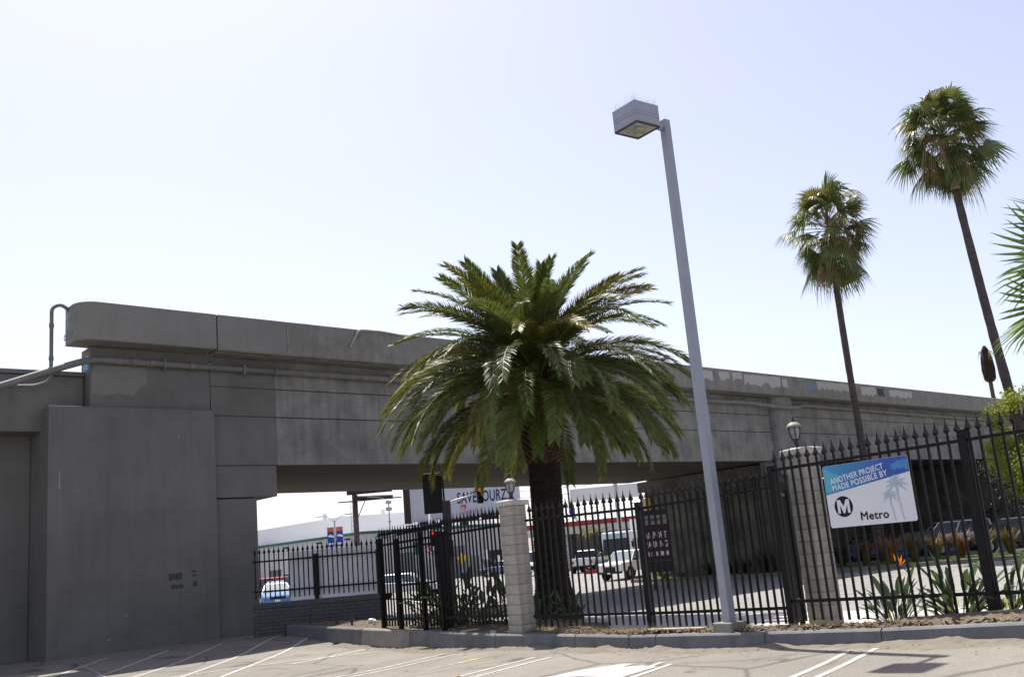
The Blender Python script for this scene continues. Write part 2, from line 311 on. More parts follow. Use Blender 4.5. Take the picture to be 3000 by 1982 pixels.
def text(name, body, size, m, parent, loc, rot=(R(90), 0, 0), sx=1.0, align='LEFT', fat=0.0, space=1.0, shear=0.0, ext=0.002, bold=0.0):
    c = bpy.data.curves.new(name, 'FONT'); c.body = body; c.size = size; c.align_x = align; c.offset = fat; c.extrude = ext
    c.space_character = space if not bold else 1.08; c.shear = shear; c.resolution_u = 4
    t = bpy.data.objects.new('tmp', c); COL.objects.link(t)
    dg = bpy.context.evaluated_depsgraph_get(); me = bpy.data.meshes.new_from_object(t.evaluated_get(dg)); me.name = name
    bpy.data.objects.remove(t); bpy.data.curves.remove(c)
    me.materials.clear(); me.materials.append(m)
    if bold:                                            # heavier strokes: shifted overlapping copies, each a hair deeper
        bm_ = bmesh.new(); bm_.from_mesh(me); src_ = bm_.verts[:] + bm_.edges[:] + bm_.faces[:]
        for q, (ox, oy) in enumerate(((bold, 0), (bold / 2, bold / 2), (bold / 2, -bold / 2))):
            g = bmesh.ops.duplicate(bm_, geom=src_); bmesh.ops.translate(bm_, vec=(ox, oy, .0002 * (q + 1)), verts=[v for v in g['geom'] if isinstance(v, bmesh.types.BMVert)])
        bm_.to_mesh(me); bm_.free()
    o = obj(name, me, parent, loc, rot); o.scale = (sx, 1, 1); return o
def sstep(a, b, x):
    t = max(0, min(1, (x - a) / (b - a))); return t * t * (3 - 2 * t)
def lerp(a, b, t): return a + (b - a) * t

# ================================================================ GROUND
OX, OY = -13.57, 28.26
BA = R(42.0); DX, DY = math.cos(BA), math.sin(BA)
def bst(x, y): return ((x - OX) * DX + (y - OY) * DY, -(x - OX) * DY + (y - OY) * DX)
def bw(s, t, z=0): return (OX + s * DX - t * DY, OY + s * DY + t * DX, z)
# kerb line of the lot: front top edge (x, y, z)
K = [(-7.35, 30.3, .29), (-6.05, 28.55, .25), (-4.54, 26.65, .2), (-3.08, 24.74, .16), (-0.9, 21.23, .15), (0.66, 19.24, .15), (1.55, 18.06, .15),
     (1.98, 17.72, .15), (3.51, 16.22, .17), (4.79, 14.63, .22), (6.05, 13.02, .3), (9.2, 9.6, .36)]
OUT = [(-7.3, 30.78, .2), (-4.35, 30.75, .12), (-2.7, 29.2, -.02), (-1.0, 27.6, -.06), (1.7, 24.8, -.06), (1.35, 19.95, -.05), (2.2, 18.75, -.06),
       (2.6, 18.4, -.06), (4.1, 16.85, -.07), (5.4, 15.15, -.06), (7.1, 13.95, 0.02), (10.9, 10.8, .05)]
FAR = [(-9, 45.0), (-7.0, 42.5), (-5.0, 39.4), (-3.34, 37.0), (0.76, 30.2), (2.6, 28.0), (4.0, 26.3), (4.45, 25.7), (6.9, 23.2), (9.5, 20.6), (12.0, 18.1), (17, 13)]
def yk(x):
    for a, b in zip(K, K[1:]):
        if a[0] <= x <= b[0]: return lerp(a[1], b[1], (x - a[0]) / (b[0] - a[0]))
    return 31.0 if x < K[0][0] else K[-1][1] - (x - K[-1][0])
def lotz(x, y):
    s, t = bst(x, y)
    z = -0.2 * sstep(0.3, 6.0, -t) * (1 - sstep(-4.5, 1.0, x))  # invented dip, shaped so the overpass shadow edge falls where wanted
    z += 0.1 * math.exp(-((x + 6.3) ** 2 + (y - 29.3) ** 2) / 5.0)
    z += 0.12 * sstep(3.5, 7.5, x) - 0.09 * sstep(-7, -3, x) * (1 - sstep(2.5, 5.5, x)) * sstep(-16, 0, y - yk(x) + 1)
    return z
def onlot(x, y):
    s, t = bst(x, y)
    if x < -8.3: return t < (1.8 if s < 0.2 else 0.4)
    return y < yk(x) + 0.12
k = MB(); idx = {}
nx_, ny_ = 152, 112
def lv(i, j):
    if (i, j) not in idx:
        x, y = -50 + i * 0.5, -18 + j * 0.45
        idx[i, j] = len(k.v); k.v.append((x, y, lotz(x, y)))
    return idx[i, j]
for i in range(nx_):
    for j in range(ny_):
        if onlot(-50 + (i + .5) * 0.5, -18 + (j + .5) * 0.45):
            k.f.append((lv(i, j), lv(i + 1, j), lv(i + 1, j + 1), lv(i, j + 1))); k.mi.append(0)
structure(k.build('parking_lot', M['lot'], smooth=True))

def zg(x, y):
    if x < -7 and -(x - OX) * DY + (y - OY) * DX < 3.0: return -0.75
    if y < 34 and x > -8.6 and y < yk(x) + 1.2 or (y < 20 and x < -8): return -0.75
    b = lerp(-0.33, -0.5, sstep(22, 34, y)) if y < 45 else -0.5 * (1 - sstep(45, 88, y))
    return b * sstep(-9.5, -4, x) - 0.05
xs = [-2500, -900, -400, -200, -120, -90] + [-70 + 2 * i for i in range(71)] + [90, 120, 200, 400, 900, 2500]
ys = [-400, -120, -50, -20] + [-10 + 2 * i for i in range(66)] + [150, 200, 300, 600, 1200, 2800]
k = MB()
for y in ys:
    for x in xs: k.v.append((x, y, zg(x, y)))
nX = len(xs)
for j in range(len(ys) - 1):
    for i in range(nX - 1):
        k.f.append((j * nX + i, j * nX + i + 1, (j + 1) * nX + i + 1, (j + 1) * nX + i)); k.mi.append(0)
structure(k.build('street', M['street'], smooth=True))
def gz(x, y): return zg(x, y)

# sidewalk behind the fence, scored in slabs
k = MB(); SUB = 4
def along(P, f):
    i = min(int(f), len(P) - 2); t = f - i; return [lerp(a, b, t) for a, b in zip(P[i], P[i + 1])]
nseg = (len(OUT) - 1)
sw = thing('sidewalk', '', ''); 
for key in ('label', 'category'): del sw[key]
structure(sw)
slab_i = 0
for i in range(nseg):
    for h in (0, .5):
        a, b = along(OUT, i + h), along(OUT, i + h + .5); c, e = along(FAR, i + h), along(FAR, i + h + .5)
        for r0 in (0, 1, 2, 3):
            f0, f1 = r0 / 4 + .004, (r0 + 1) / 4 - .004
            def pt(p, q, f): return Vector((lerp(p[0], q[0], f), lerp(p[1], q[1], f), lerp(p[2] - .03, -.17, f)))
            p = [pt(a, c, f0), pt(b, e, f0), pt(b, e, f1), pt(a, c, f1)]
            ce = sum(p, Vector()) / 4
            p = [v + (ce - v).normalized() * .008 for v in p]
            kk = MB(); kk.hexa([v - Vector((0, 0, .3)) for v in p] + p)
            kk.build('slab', M['sidewalk'], sw)

# planting bed between lot kerb and sidewalk
bed = MB(); NS = 8; rows = []
steps = (len(K) - 1) * 8
for a in range(steps + 1):
    f = a / 8
    p = along(K, min(f, len(K) - 1)); q = along(OUT, min(f, len(K) - 1))
    dd = Vector((q[0] - p[0], q[1] - p[1], 0)).normalized() * 0.13
    p = [p[0] + dd.x, p[1] + dd.y, p[2]]
    row = []
    for b in range(NS + 1):
        g = b / NS
        z = lerp(p[2] - .015, q[2], sstep(.45, 1, g)) + 0.06 * math.sin(math.pi * min(1, g * 1.25)) * (0.6 + 0.8 * random.random()) * (1 if 0 < b < NS else 0)
        if p[0] > 5: z += .07 * math.sin(math.pi * min(1, g * 1.5)) if g < .66 else 0
        row.append(len(bed.v)); bed.v.append((lerp(p[0], q[0], g), lerp(p[1], q[1], g), z))
    rows.append(row)
for r0, r1 in zip(rows, rows[1:]):
    for b in range(NS): bed.f.append((r0[b], r1[b], r1[b + 1], r0[b + 1])); bed.mi.append(0)
structure(bed.build('planting_bed', M['soil'], smooth=True))
def bedz(x, y):
    best = min(((v[0] - x) ** 2 + (v[1] - y) ** 2, v[2]) for v in bed.v); return best[1]

# lot kerb, block by block
kb = thing('lot_kerb', 'grey painted concrete kerb edging the parking lot below the iron fence', 'kerb')
for i, (a, b) in enumerate(zip(K, K[1:])):
    va, vb = Vector(a), Vector(b); t = (vb - va); t.z = 0; t.normalize(); nrm = Vector((-t.y, t.x, 0))
    if nrm.y < 0: nrm = -nrm
    va += t * .006; vb -= t * .006
    kk = MB(); P = []
    for v in (va, vb):
        P.append([v - nrm * .03 + Vector((0, 0, -.42)), v - nrm * .0 + Vector((0, 0, -.035)), v + nrm * .03, v + nrm * .15, v + nrm * .15 + Vector((0, 0, -.42))])
    kk.v = [tuple(p) for p in P[0] + P[1]]
    kk.f = [(j, j + 5, (j + 1) % 5 + 5, (j + 1) % 5) for j in range(5)] + [(4, 3, 2, 1, 0), (5, 6, 7, 8, 9)]; kk.mi = [0] * 7
    kk.build('kerb_block', M['kerb_bare'] if i in (2,) else M['kerb'], kb, bevel=.008)

# drifted sand along the kerb foot
sand = MB(); rows = []
for a in range((len(K) - 3) * 24):
    f = 1.6 + a / 24
    if f > len(K) - 1.01: break
    p = along(K, f); q = along(K, min(f + .05, len(K) - 1)); t = Vector((q[0] - p[0], q[1] - p[1], 0)).normalized(); nrm = Vector((t.y, -t.x, 0))
    if nrm.y > 0: nrm = -nrm
    h = 0.012 + .03 * max(0, math.sin(a * .21) + .6 * math.sin(a * .53 + 1)) + .015 * random.random()
    w = .38 + .25 * math.sin(a * .13 + 2) + .12 * random.random()
    row = []
    for g, hh in ((-.02, h * 1.15), (.1, h), (.25, h * .62), (.5, h * .3), (.8, h * .12), (1.0, -.012)):
        x, y = p[0] + nrm.x * (w * g + .03), p[1] + nrm.y * (w * g + .03)
        row.append(len(sand.v)); sand.v.append((x, y, lotz(x, y) + hh))
    rows.append(row)
for r0, r1 in zip(rows, rows[1:]):
    for b in range(5): sand.f.append((r0[b], r1[b], r1[b + 1], r0[b + 1])); sand.mi.append(0)
so = sand.build('drifted_sand', M['sand'], smooth=True); so['kind'] = 'stuff'
so['label'] = 'pale sand and dust drifted along the foot of the lot kerb'; so['category'] = 'sand'

# painted bay lines, each its own strip just above the asphalt
M['line'] = worn_paint('worn_bay_line', (0.5, 0.485, 0.455), (0.16, 0.15, 0.135), .6, 7)
M['line_old'] = worn_paint('old_bay_line', (0.5, 0.485, 0.45), (0.16, 0.15, 0.135), .6, 5)
M['line_new'] = worn_paint('fresh_bay_line', (0.5, 0.49, 0.46), (0.19, 0.178, 0.158), .6, 3)
lm = thing('bay_markings', '', '')
for key in ('label', 'category'): del lm[key]
structure(lm)
def strip(a, b, w, m, name='painted_line'):
    a = Vector((*a, 0)); b = Vector((*b, 0)); L = (b - a).length; t = (b - a) / L; s = Vector((-t.y, t.x, 0)) * w / 2
    n = max(2, int(L / .35)); kk = MB()
    for i in range(n + 1):
        p = a + t * L * i / n; j = random.uniform(-.004, .004)
        for q in (p + s * (1 + j * 10), p - s * (1 - j * 10)): kk.v.append((q.x, q.y, lotz(q.x, q.y) + .006))
    kk.f = [(2 * i, 2 * i + 1, 2 * i + 3, 2 * i + 2) for i in range(n)]; kk.mi = [0] * n
    return kk.build(name, m, lm)
for a, b, w, m in [((-14.26, 26.2), (-14.4, 28.9), .1, 'line_old'), ((-11.45, 21), (-11.63, 27.72), .1, 'line_old'), ((-10.2, 20), (-10.33, 28.83), .1, 'line_old'),
    ((-9.05, 19), (-9.05, 29.61), .1, 'line_old'), ((-7.6, 18), (-7.68, 31.0), .1, 'line_old'), ((-6.54, 18), (-6.5, 29.3), .1, 'line_old'),
    ((-9.9, 20.6), (-3.83, 25.07), .1, 'line_old'), ((-5.5, 23.0), (-4.33, 25.82), .1, 'line'), ((-5.9, 17.0), (-2.0, 21.91), .1, 'line'),
    ((-5.7, 16.95), (-1.73, 21.38), .1, 'line'), ((-3.4, 14.3), (-0.09, 18.45), .1, 'line'), ((-3.0, 14.05), (0.17, 18.08), .1, 'line'),
    ((0.2, 12.8), (1.81, 15.74), .09, 'line_new'), ((0.35, 12.7), (1.9, 15.4), .09, 'line_new'), ((1.7, 11.0), (4.28, 14.49), .1, 'line_new'), ((2.0, 10.9), (4.83, 14.62), .1, 'line_new'),
    ((-3.36, 17.01), (-2.84, 18.11), .05, 'line_old')]: strip(a, b, w, M[m])
# hatched white block, worn at its far end
kk = MB(); poly = [(-1.5, 13.6), (-0.43, 14.8), (0.55, 15.6), (1.24, 16.0), (1.42, 15.85), (1.2, 15.55), (1.5, 15.5), (1.68, 15.2), (1.2, 14.5), (0.8, 13.86), (0.1, 12.7)]
kk.v = [(x, y, lotz(x, y) + .007) for x, y in poly]; kk.f = [tuple(range(len(poly) - 1, -1, -1))]; kk.mi = [0]
kk.build('painted_block', M['line_new'], lm)
# thin surveyor's arc and scribbles
kk = MB(); pts = [(-6.9 + .75 * math.cos(a), 19.6 + 1.0 * math.sin(a)) for a in [R(-60 + 8 * i) for i in range(24)]]
for p, q in zip(pts, pts[1:]):
    t = Vector((q[0] - p[0], q[1] - p[1])).normalized() * .02
    o = len(kk.v); kk.v += [(p[0] - t.y, p[1] + t.x, lotz(*p) + .008), (p[0] + t.y, p[1] - t.x, lotz(*p) + .008), (q[0] + t.y, q[1] - t.x, lotz(*q) + .008), (q[0] - t.y, q[1] + t.x, lotz(*q) + .008)]
    kk.f.append((o, o + 1, o + 2, o + 3)); kk.mi.append(0)
kk.build('painted_arc', M['line_old'], lm)
M['yspray'] = worn_paint('yellow_spray', (0.5, 0.42, 0.1), (0.24, 0.22, 0.18), .8, 5)
for (x, y, w, L, a) in [(-1.35, 19.5, .16, .5, 40), (-1.75, 19.1, .06, .9, 44), (-1.0, 19.3, .1, .3, 35)]:
    c, s_ = math.cos(R(a)), math.sin(R(a)); strip((x - c * L / 2, y - s_ * L / 2), (x + c * L / 2, y + s_ * L / 2), w, M['yspray'] if w != .06 else M['line_old'], 'sprayed_mark')
for (x0, y0, x1, y1) in [(-3.2, 20.4, -2.4, 20.9), (-3.9, 21.0, -3.3, 22.1), (-9.6, 27.2, -8.4, 28.6), (-8.4, 28.6, -6.8, 28.4), (-6.8, 28.5, -5.9, 28.9), (-12.2, 27.2, -10.6, 24.8), (-10.6, 24.8, -9.9, 23.6), (-2.0, 15.9, -.6, 16.7)]:
    strip((x0, y0), (x1, y1), .035, M['line_old'], 'faint_line')

# ================================================================ OVERPASS
br = thing('overpass', 'long grey concrete overpass crossing the whole picture above the street', 'bridge', (OX, OY, 0), BA)
def sh(s, z): return z - 0.0112 * s * max(0, (z - 5.35) / 4.85)
def bbox(name, s0, s1, t0, t1, z0, z1, m, bevel=.02, parent=None, flat=False):
    g = (lambda s, z: z) if flat else sh
    kk = MB(); kk.hexa([(s0, t0, g(s0, z0)), (s1, t0, g(s1, z0)), (s1, t1, g(s1, z0)), (s0, t1, g(s0, z0)),
                        (s0, t0, g(s0, z1)), (s1, t0, g(s1, z1)), (s1, t1, g(s1, z1)), (s0, t1, g(s0, z1))])
    return kk.build(name, m, parent or br, bevel=bevel)
PG = M['paint_grey']
blk = bbox('abutment_block', .06, 5.13, 0, 3.0, -.5, 7.11, PG, .03, flat=True)
rec = bbox('recess_wall', -16, .05, 1.65, 3.2, -.5, 6.5, PG, .02, flat=True)
bm = bbox('wing_beam', -16, 1.27, .7, 3.4, 6.44, 8.13, PG, .03, flat=True)
bbox('wing_cap', -16, 1.25, .62, 3.3, 8.135, 8.27, PG, .02, flat=True)
bbox('backwall', 1.29, 5.07, .2, 1.0, 6.9, 8.985, PG, .02, flat=True)
bbox('pier', 5.0, 6.6, .2, 10.6, -.5, 4.265, PG, .02, flat=True)
bbox('bearing_joint', 5.2, 6.5, .24, 10.4, 4.26, 4.32, M['joint'], 0, flat=True)
bbox('corbel', 5.1, 7.35, .2, 10.8, 4.31, 5.33, PG, .02, flat=True)
# girders: a core with three shallow fascia bands separated by grooves
def girder(s0, s1, m, soff):
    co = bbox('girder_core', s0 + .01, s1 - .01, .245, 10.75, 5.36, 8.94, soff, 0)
    for i, (z0, z1) in enumerate(((5.35, 6.965), (7.0, 7.945), (7.98, 8.96))):
        t0 = (.2, .205, .21)[i]
        bbox('fascia_band', s0, s1, t0, .3, z0, z1, m, .012, co)
    for z0, z1 in ((5.37, 8.9),): bbox('far_fascia', s0, s1, 10.7, 10.85, z0, z1, m, .012, co)
    return co
girder(5.09, 7.4, PG, PG)
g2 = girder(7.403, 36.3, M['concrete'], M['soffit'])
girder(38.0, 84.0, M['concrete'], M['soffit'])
# weathered cover-paint patches on the end wall and raw concrete
# round-cornered parapet end, then parapet lengths
def par_poly(s0, s1, rounded=False):
    if not rounded: return [(s0, -.6), (s1, -.6), (s1, -.3), (s0, -.3)]
    a = [(s1, -.6), (s1, .6), (.68, .6)]
    for i in range(9):
        th = R(180 + 90 * i / 8); a.append((1.28 + .6 * math.cos(th), 0.0 + .6 * math.sin(th)))
    return a
def parapet(name, poly, m, s0):
    kk = MB(); n = len(poly)
    kk.v = [(s, t, sh(s, 9.02)) for s, t in poly] + [(s, t, sh(s, 10.2)) for s, t in poly]
    kk.f = [tuple(range(n - 1, -1, -1)), tuple(range(n, 2 * n))] + [(i, (i + 1) % n, n + (i + 1) % n, n + i) for i in range(n)]; kk.mi = [0] * len(kk.f)
    return kk.build(name, m, br, bevel=.03)
pend = parapet('parapet_end', par_poly(0, 4.985, True), M['paint_grey2'], 0)
parapet('parapet_length', par_poly(5.015, 7.49), M['paint_grey2'], 0)
praw = parapet('parapet_length', par_poly(7.493, 36.55), M['concrete_par'], 0)
praw2 = parapet('parapet_length', par_poly(36.59, 84), M['concrete_par'], 0)
bbox('far_parapet', 5.2, 84, 11.2, 11.5, 9.0, 10.2, M['concrete_par'], .02)
bbox('deck', 5.1, 84, -.32, 11.4, 8.965, 9.06, M['concrete_par'], .01)
bbox('deck_edge', 5.015, 84, -.58, .19, 9.0, 9.075, M['concrete_par'], .01)
# pier between the spans: rounded pilaster over a wall crossing below
kk = MB(); prof = []
for i in range(9):
    th = R(180 + 180 * i / 8); prof.append((37.15 + .95 * math.cos(th), .1 + .42 * math.sin(th)))
prof += [(38.1, 1.2), (36.2, 1.2)]
kk.prism(prof, 4.6, sh(37, 8.98)); kk.build('pilaster', M['concrete'], br, bevel=.01)
bbox('pier_wall', 37.4, 38.6, .45, 10.5, -1, 5.34, M['retain'], .03, flat=True)
bbox('pier_cap', 36.9, 38.9, .3, 10.65, 4.75, 5.345, M['retain'], .02, flat=True)
bbox('wall_corner_guard', 37.3, 37.9, 10.5, 10.72, -.6, 4.4, M['cap'], .02, flat=True)
bbox('corner_guard_stripe', 37.26, 37.4, 10.1, 10.48, -.6, 4.4, M['orange'], .01, flat=True)
for t_ in (2.5, 4.5, 6.5, 8.5): bbox('pier_wall_rib', 37.36, 37.4, t_, t_ + .03, -.6, 4.7, M['joint'], 0, flat=True)
# far-right end of the structure: closed wall under the second span
bbox('end_wall', 62, 63.5, -4, 22, -1, 5.3, M['retain'], .02, flat=True)
bbox('end_wing', 39, 63, 10.9, 11.6, -1, 5.3, M['retain'], .02, flat=True)
bbox('joint_filler', 4.983, 5.017, -.57, .55, 9.03, 10.17, M['joint'], 0)  # plug added to stop sunlight leaking through the open parapet joint
# cover-paint patches, thin coats on the parapet and wall
def patch(parent, t, pts, m, name='paint_patch'):
    kk = MB(); n = len(pts)
    kk.v = [(s, t, z) for s, z in pts] + [(s, t + .003, z) for s, z in pts]
    kk.f = [tuple(range(n)), tuple(range(2 * n - 1, n - 1, -1))] + [(i, n + i, n + (i + 1) % n, (i + 1) % n) for i in range(n)]; kk.mi = [0] * len(kk.f)
    return kk.build(name, m, parent)
def rag(s0, s1, z0, z1, tooth=.18, seed=0):
    r_ = random.Random(seed); n = max(3, int((s1 - s0) / .22)); top = [(lerp(s0, s1, i / n), z1 - r_.random() * .05) for i in range(n + 1)]
    bot = [(lerp(s1, s0, i / n) + r_.uniform(-.05, .05), z0 + r_.random() * tooth * (z1 - z0) / .5) for i in range(n + 1)]
    return top + bot
for s0, s1, z0, z1, m in [(29.3, 30.7, 9.15, 9.72, 'patch_buff'), (31.2, 32.1, 9.2, 9.72, 'patch_buff'), (32.3, 33.1, 9.2, 9.75, 'patch_buff'), (33.3, 36.5, 9.05, 9.68, 'patch_buff')]:
    patch(br, -.604, rag(s0, s1, z0, z1, .2, int(s0 * 10)), M[m])
for s0, s1, z0, z1, m in [(36.65, 37.1, 9.0, 9.6, 'patch_buff'), (39.0, 39.9, 8.95, 9.55, 'patch_blue'), (39.95, 43.4, 9.1, 9.62, 'patch_buff'), (44.6, 46.3, 8.95, 9.56, 'patch_buff'),
                          (46.4, 47.2, 8.9, 9.52, 'patch_dark'), (47.8, 50.6, 9.0, 9.48, 'patch_buff')]:
    patch(br, -.604, rag(s0, s1, z0, z1, .2, int(s0 * 10)), M[m])
patch(br, .196, [(1.32, 7.55), (1.32, 8.1), (1.4, 8.45), (3.0, 8.42), (2.95, 8.1), (3.02, 7.95), (2.75, 7.75), (2.6, 7.52), (2.1, 7.58), (1.7, 7.48)], M['patch_grey'])
patch(br, .1955, [(3.05, 8.42), (5.05, 8.4), (5.05, 7.75), (4.2, 7.72), (3.1, 7.9)], M['patch_grey_dark'])
patch(br, -.604, [(7.6, 10.1), (8.4, 10.1), (8.35, 9.3), (7.55, 9.35)], M['patch_grey'])
r_ = random.Random(4)
for cx_, cz_, w, h in [(3.75, 1.98, .42, .2), (3.8, 1.68, .4, .12), (4.32, 2.1, .16, .07), (4.34, 1.97, .16, .05), (4.36, 1.72, .14, .15)]:
    for i in range(6):
        a0 = cx_ - w / 2 + w * i / 6; patch(br, -.004, [(a0, cz_ - h / 2 + r_.uniform(-.02, .02)), (a0 + w / 7.5, cz_ - h / 2 + r_.uniform(-.02, .02)), (a0 + w / 7.5, cz_ + h / 2), (a0, cz_ + h / 2 + r_.uniform(-.03, .03))], M['scuff'], 'scuff_mark')
for a, z_, w, h in [(.35, 4.7, .05, .5), (.9, 4.55, .015, .15), (3.1, 3.2, .02, .05), (3.9, 6.2, .04, .06), (.4, 3.4, .012, 1.2), (2.2, 1.0, .12, .02), (1.7, .35, .1, .05), (4.3, 4.6, .02, .14)]:
    patch(br, -.0035, [(a, z_), (a + w, z_ - .01), (a + w * .8, z_ + h), (a + w * .2, z_ + h)], M['chalk'], 'scratch')
# graffiti left on the parapet end
e_ = MB(); 
for z_, m, w in ((9.95, 'tag_blue', .35), (9.7, 'tag_blue', .25), (9.85, 'tag_red', .2)):
    kk = MB(); t0 = .15 if m == 'tag_blue' else .05
    kk.v = [(.676, t0 + w * j / 5, z_ + .12 * math.sin(j * 2.1)) for j in range(6)] + [(.676, t0 + w * j / 5, z_ - .12 + .06 * math.sin(j * 1.3)) for j in range(6)]
    kk.f = [(j, j + 6, j + 7, j + 1) for j in range(5)]; kk.mi = [0] * 5; kk.build('graffiti', M[m], br)
text('graffiti', 'ense', .42, M['chalk'], br, (.672, .72, 9.2), (R(90), 0, R(-90)), fat=.005, ext=.001, shear=.2)
kk = MB(); kk.box((1.284, .35, 8.3), (1.289, .8, 8.75)); kk.build('graffiti', M['tag_blue'], br)

# conduits on the overpass
def rounded(pts, r=.25, n=5):
    out = [Vector(pts[0])]
    for a, b, c in zip(pts, pts[1:], pts[2:]):
        a, b, c = Vector(a), Vector(b), Vector(c); u = (a - b); v = (c - b); q = min(r, u.length * .45, v.length * .45)
        p0 = b + u.normalized() * q; p2 = b + v.normalized() * q
        for i in range(n + 1):
            t = i / n; out.append((p0 * (1 - t) ** 2) + (b * 2 * t * (1 - t)) + (p2 * t * t))
    out.append(Vector(pts[-1])); return out
cp = thing('utility_pipe', 'fat grey utility pipe strapped along the overpass under the parapet', 'pipe', (OX, OY, 0), BA)
main = [(-6, -.1, 5.75), (-1.24, 0, 7.61), (.4, .03, 8.25), (1.25, .05, 8.55), (7.4, .08, 8.51)]
kk = MB(); kk.tube(rounded(main, .7, 6), .105, 14); kk.build('pipe', M['pipe'], cp, smooth=True)
main2 = [(7.402, .08, 8.51), (20, .08, 8.42), (31.3, .08, 8.33), (34.2, -.05, 8.32), (36.4, -.42, 8.08), (38.0, -.42, 8.1), (39.2, .06, 8.36), (52, .08, 8.17), (84, .08, 7.85)]
kk = MB(); kk.tube(rounded(main2, .5, 6), .104, 14); kk.build('pipe', M['concrete_par'], cp, smooth=True)
for s_, z_ in [(2.1, 8.548), (2.55, 8.545), (3.1, 8.542), (4.4, 8.533), (7.4, 8.51), (10, 8.49), (15, 8.456), (21, 8.41), (27, 8.365), (31.0, 8.333), (43, 8.31), (48, 8.23), (54, 8.15), (60, 8.09)]:
    kk = MB(); kk.tube([(s_ - .06, .08 if s_ > 5 else .055, z_), (s_ + .06, .08 if s_ > 5 else .055, z_)], .125, 14); kk.build('coupling', M['pipe'], cp)
for s_ in (3.5, 6.2, 12, 18, 24, 29, 45, 51):
    kk = MB(); kk.box((s_ - .025, -.05, sh(s_, 8.38)), (s_ + .025, .21, sh(s_, 8.72))); kk.build('strap', M['pipe'], cp)
rp = thing('riser_conduit', 'thin bent conduit rising to the rounded parapet end', 'pipe', (OX, OY, 0), BA)
kk = MB(); kk.tube(rounded([(.75, .3, 10.05), (.45, .3, 10.25), (.2, .3, 10.1), (.2, .3, 9.6), (.2, .3, 7.9), (-.2, .35, 7.72), (-6, .45, 7.45)], .3, 6), .055, 10); kk.build('pipe', M['pipe'], rp, smooth=True)
for z_ in (9.5, 8.5): 
    kk = MB(); kk.tube([(.2, .3, z_), (.2, .3, z_ + .12)], .07, 10); kk.build('coupling', M['pipe'], rp)
sp = thing('bent_conduit', 'small crooked conduit sticking up from the parapet face left of the palm', 'pipe', (OX, OY, 0), BA)
kk = MB(); kk.tube(rounded([(9.95, -.64, 9.38), (10.35, -.66, 10.06), (11.3, -.64, 10.08), (12.6, -.63, 9.98)], .15, 5), .032, 8); kk.build('pipe', M['patch_buff'], sp, smooth=True)

# ================================================================ LOW BLOCK WALL
WL, WR = Vector((-8.5, 30.87, 0)), Vector((-4.54, 30.34, 0))
wdir = (WR - WL).normalized(); wlen = (WR - WL).length; wrot = math.atan2(wdir.y, wdir.x)
lw = thing('low_block_wall', 'low dark grey painted brick wall beside the abutment under the iron fence', 'wall', WL, wrot)
bx('mortar_core', (0, .012, -.4), (wlen, .19, .955), M['brickj'], lw)
brick_me = {}
def brick(L, h, x, z, m=M['brick'], y0=0):
    key = (round(L, 3), round(h, 3))
    if key not in brick_me:
        kk = MB(); kk.box((0, 0, 0), (L, .19, h)); brick_me[key] = kk.mesh('brick', m)
    return obj('brick', brick_me[key], lw, (x, y0, z), bevel=0)
H = .1
for r_i in range(10):
    z = -.1 + r_i * H; off = (.2 if r_i % 2 else .0); x = -off
    if r_i == 9: break
    while x < wlen - .01:
        x0, x1 = max(0, x), min(wlen, x + .4)
        if x1 - x0 > .05: brick(x1 - x0 - .016, H - .016, x0 + .008, z)
        x += .4
x = 0
while x < wlen - .01:                                   # soldier course on top
    brick(min(.1, wlen - x) - .01, .15, x + .005, .81, y0=-.006); x += .1

# ================================================================ IRON FENCES
def finial_mesh():
    kk = MB(); a = .016
    rings = [(.013, 0), (.021, .0), (.021, .02), (.014, .026), (.017, .05), (.04, .075), (.038, .092), (.014, .165), (.008, .2), (.003, .265)]
    for r, z in rings:
        for sx, sy in ((1, 0), (0, 1), (-1, 0), (0, -1)): kk.v.append((sx * r * 1.25, sy * r * 1.25, z))
    for i in range(len(rings) - 1):
        for c in range(4): kk.f.append((i*4+c, i*4+(c+1) % 4, (i+1)*4+(c+1) % 4, (i+1)*4+c)); kk.mi.append(0)
    kk.f.append(tuple(range((len(rings)-1)*4, len(rings)*4))); kk.mi.append(0)
    return kk.mesh('finial', M['iron'])
FIN = finial_mesh(); bar_cache = {}
def bar_mesh(h):
    h = round(h, 3)
    if h not in bar_cache:
        kk = MB(); w = .0155; kk.box((-w, -w, 0), (w, w, h)); bar_cache[h] = kk.mesh('picket', M['iron'])
    return bar_cache[h]
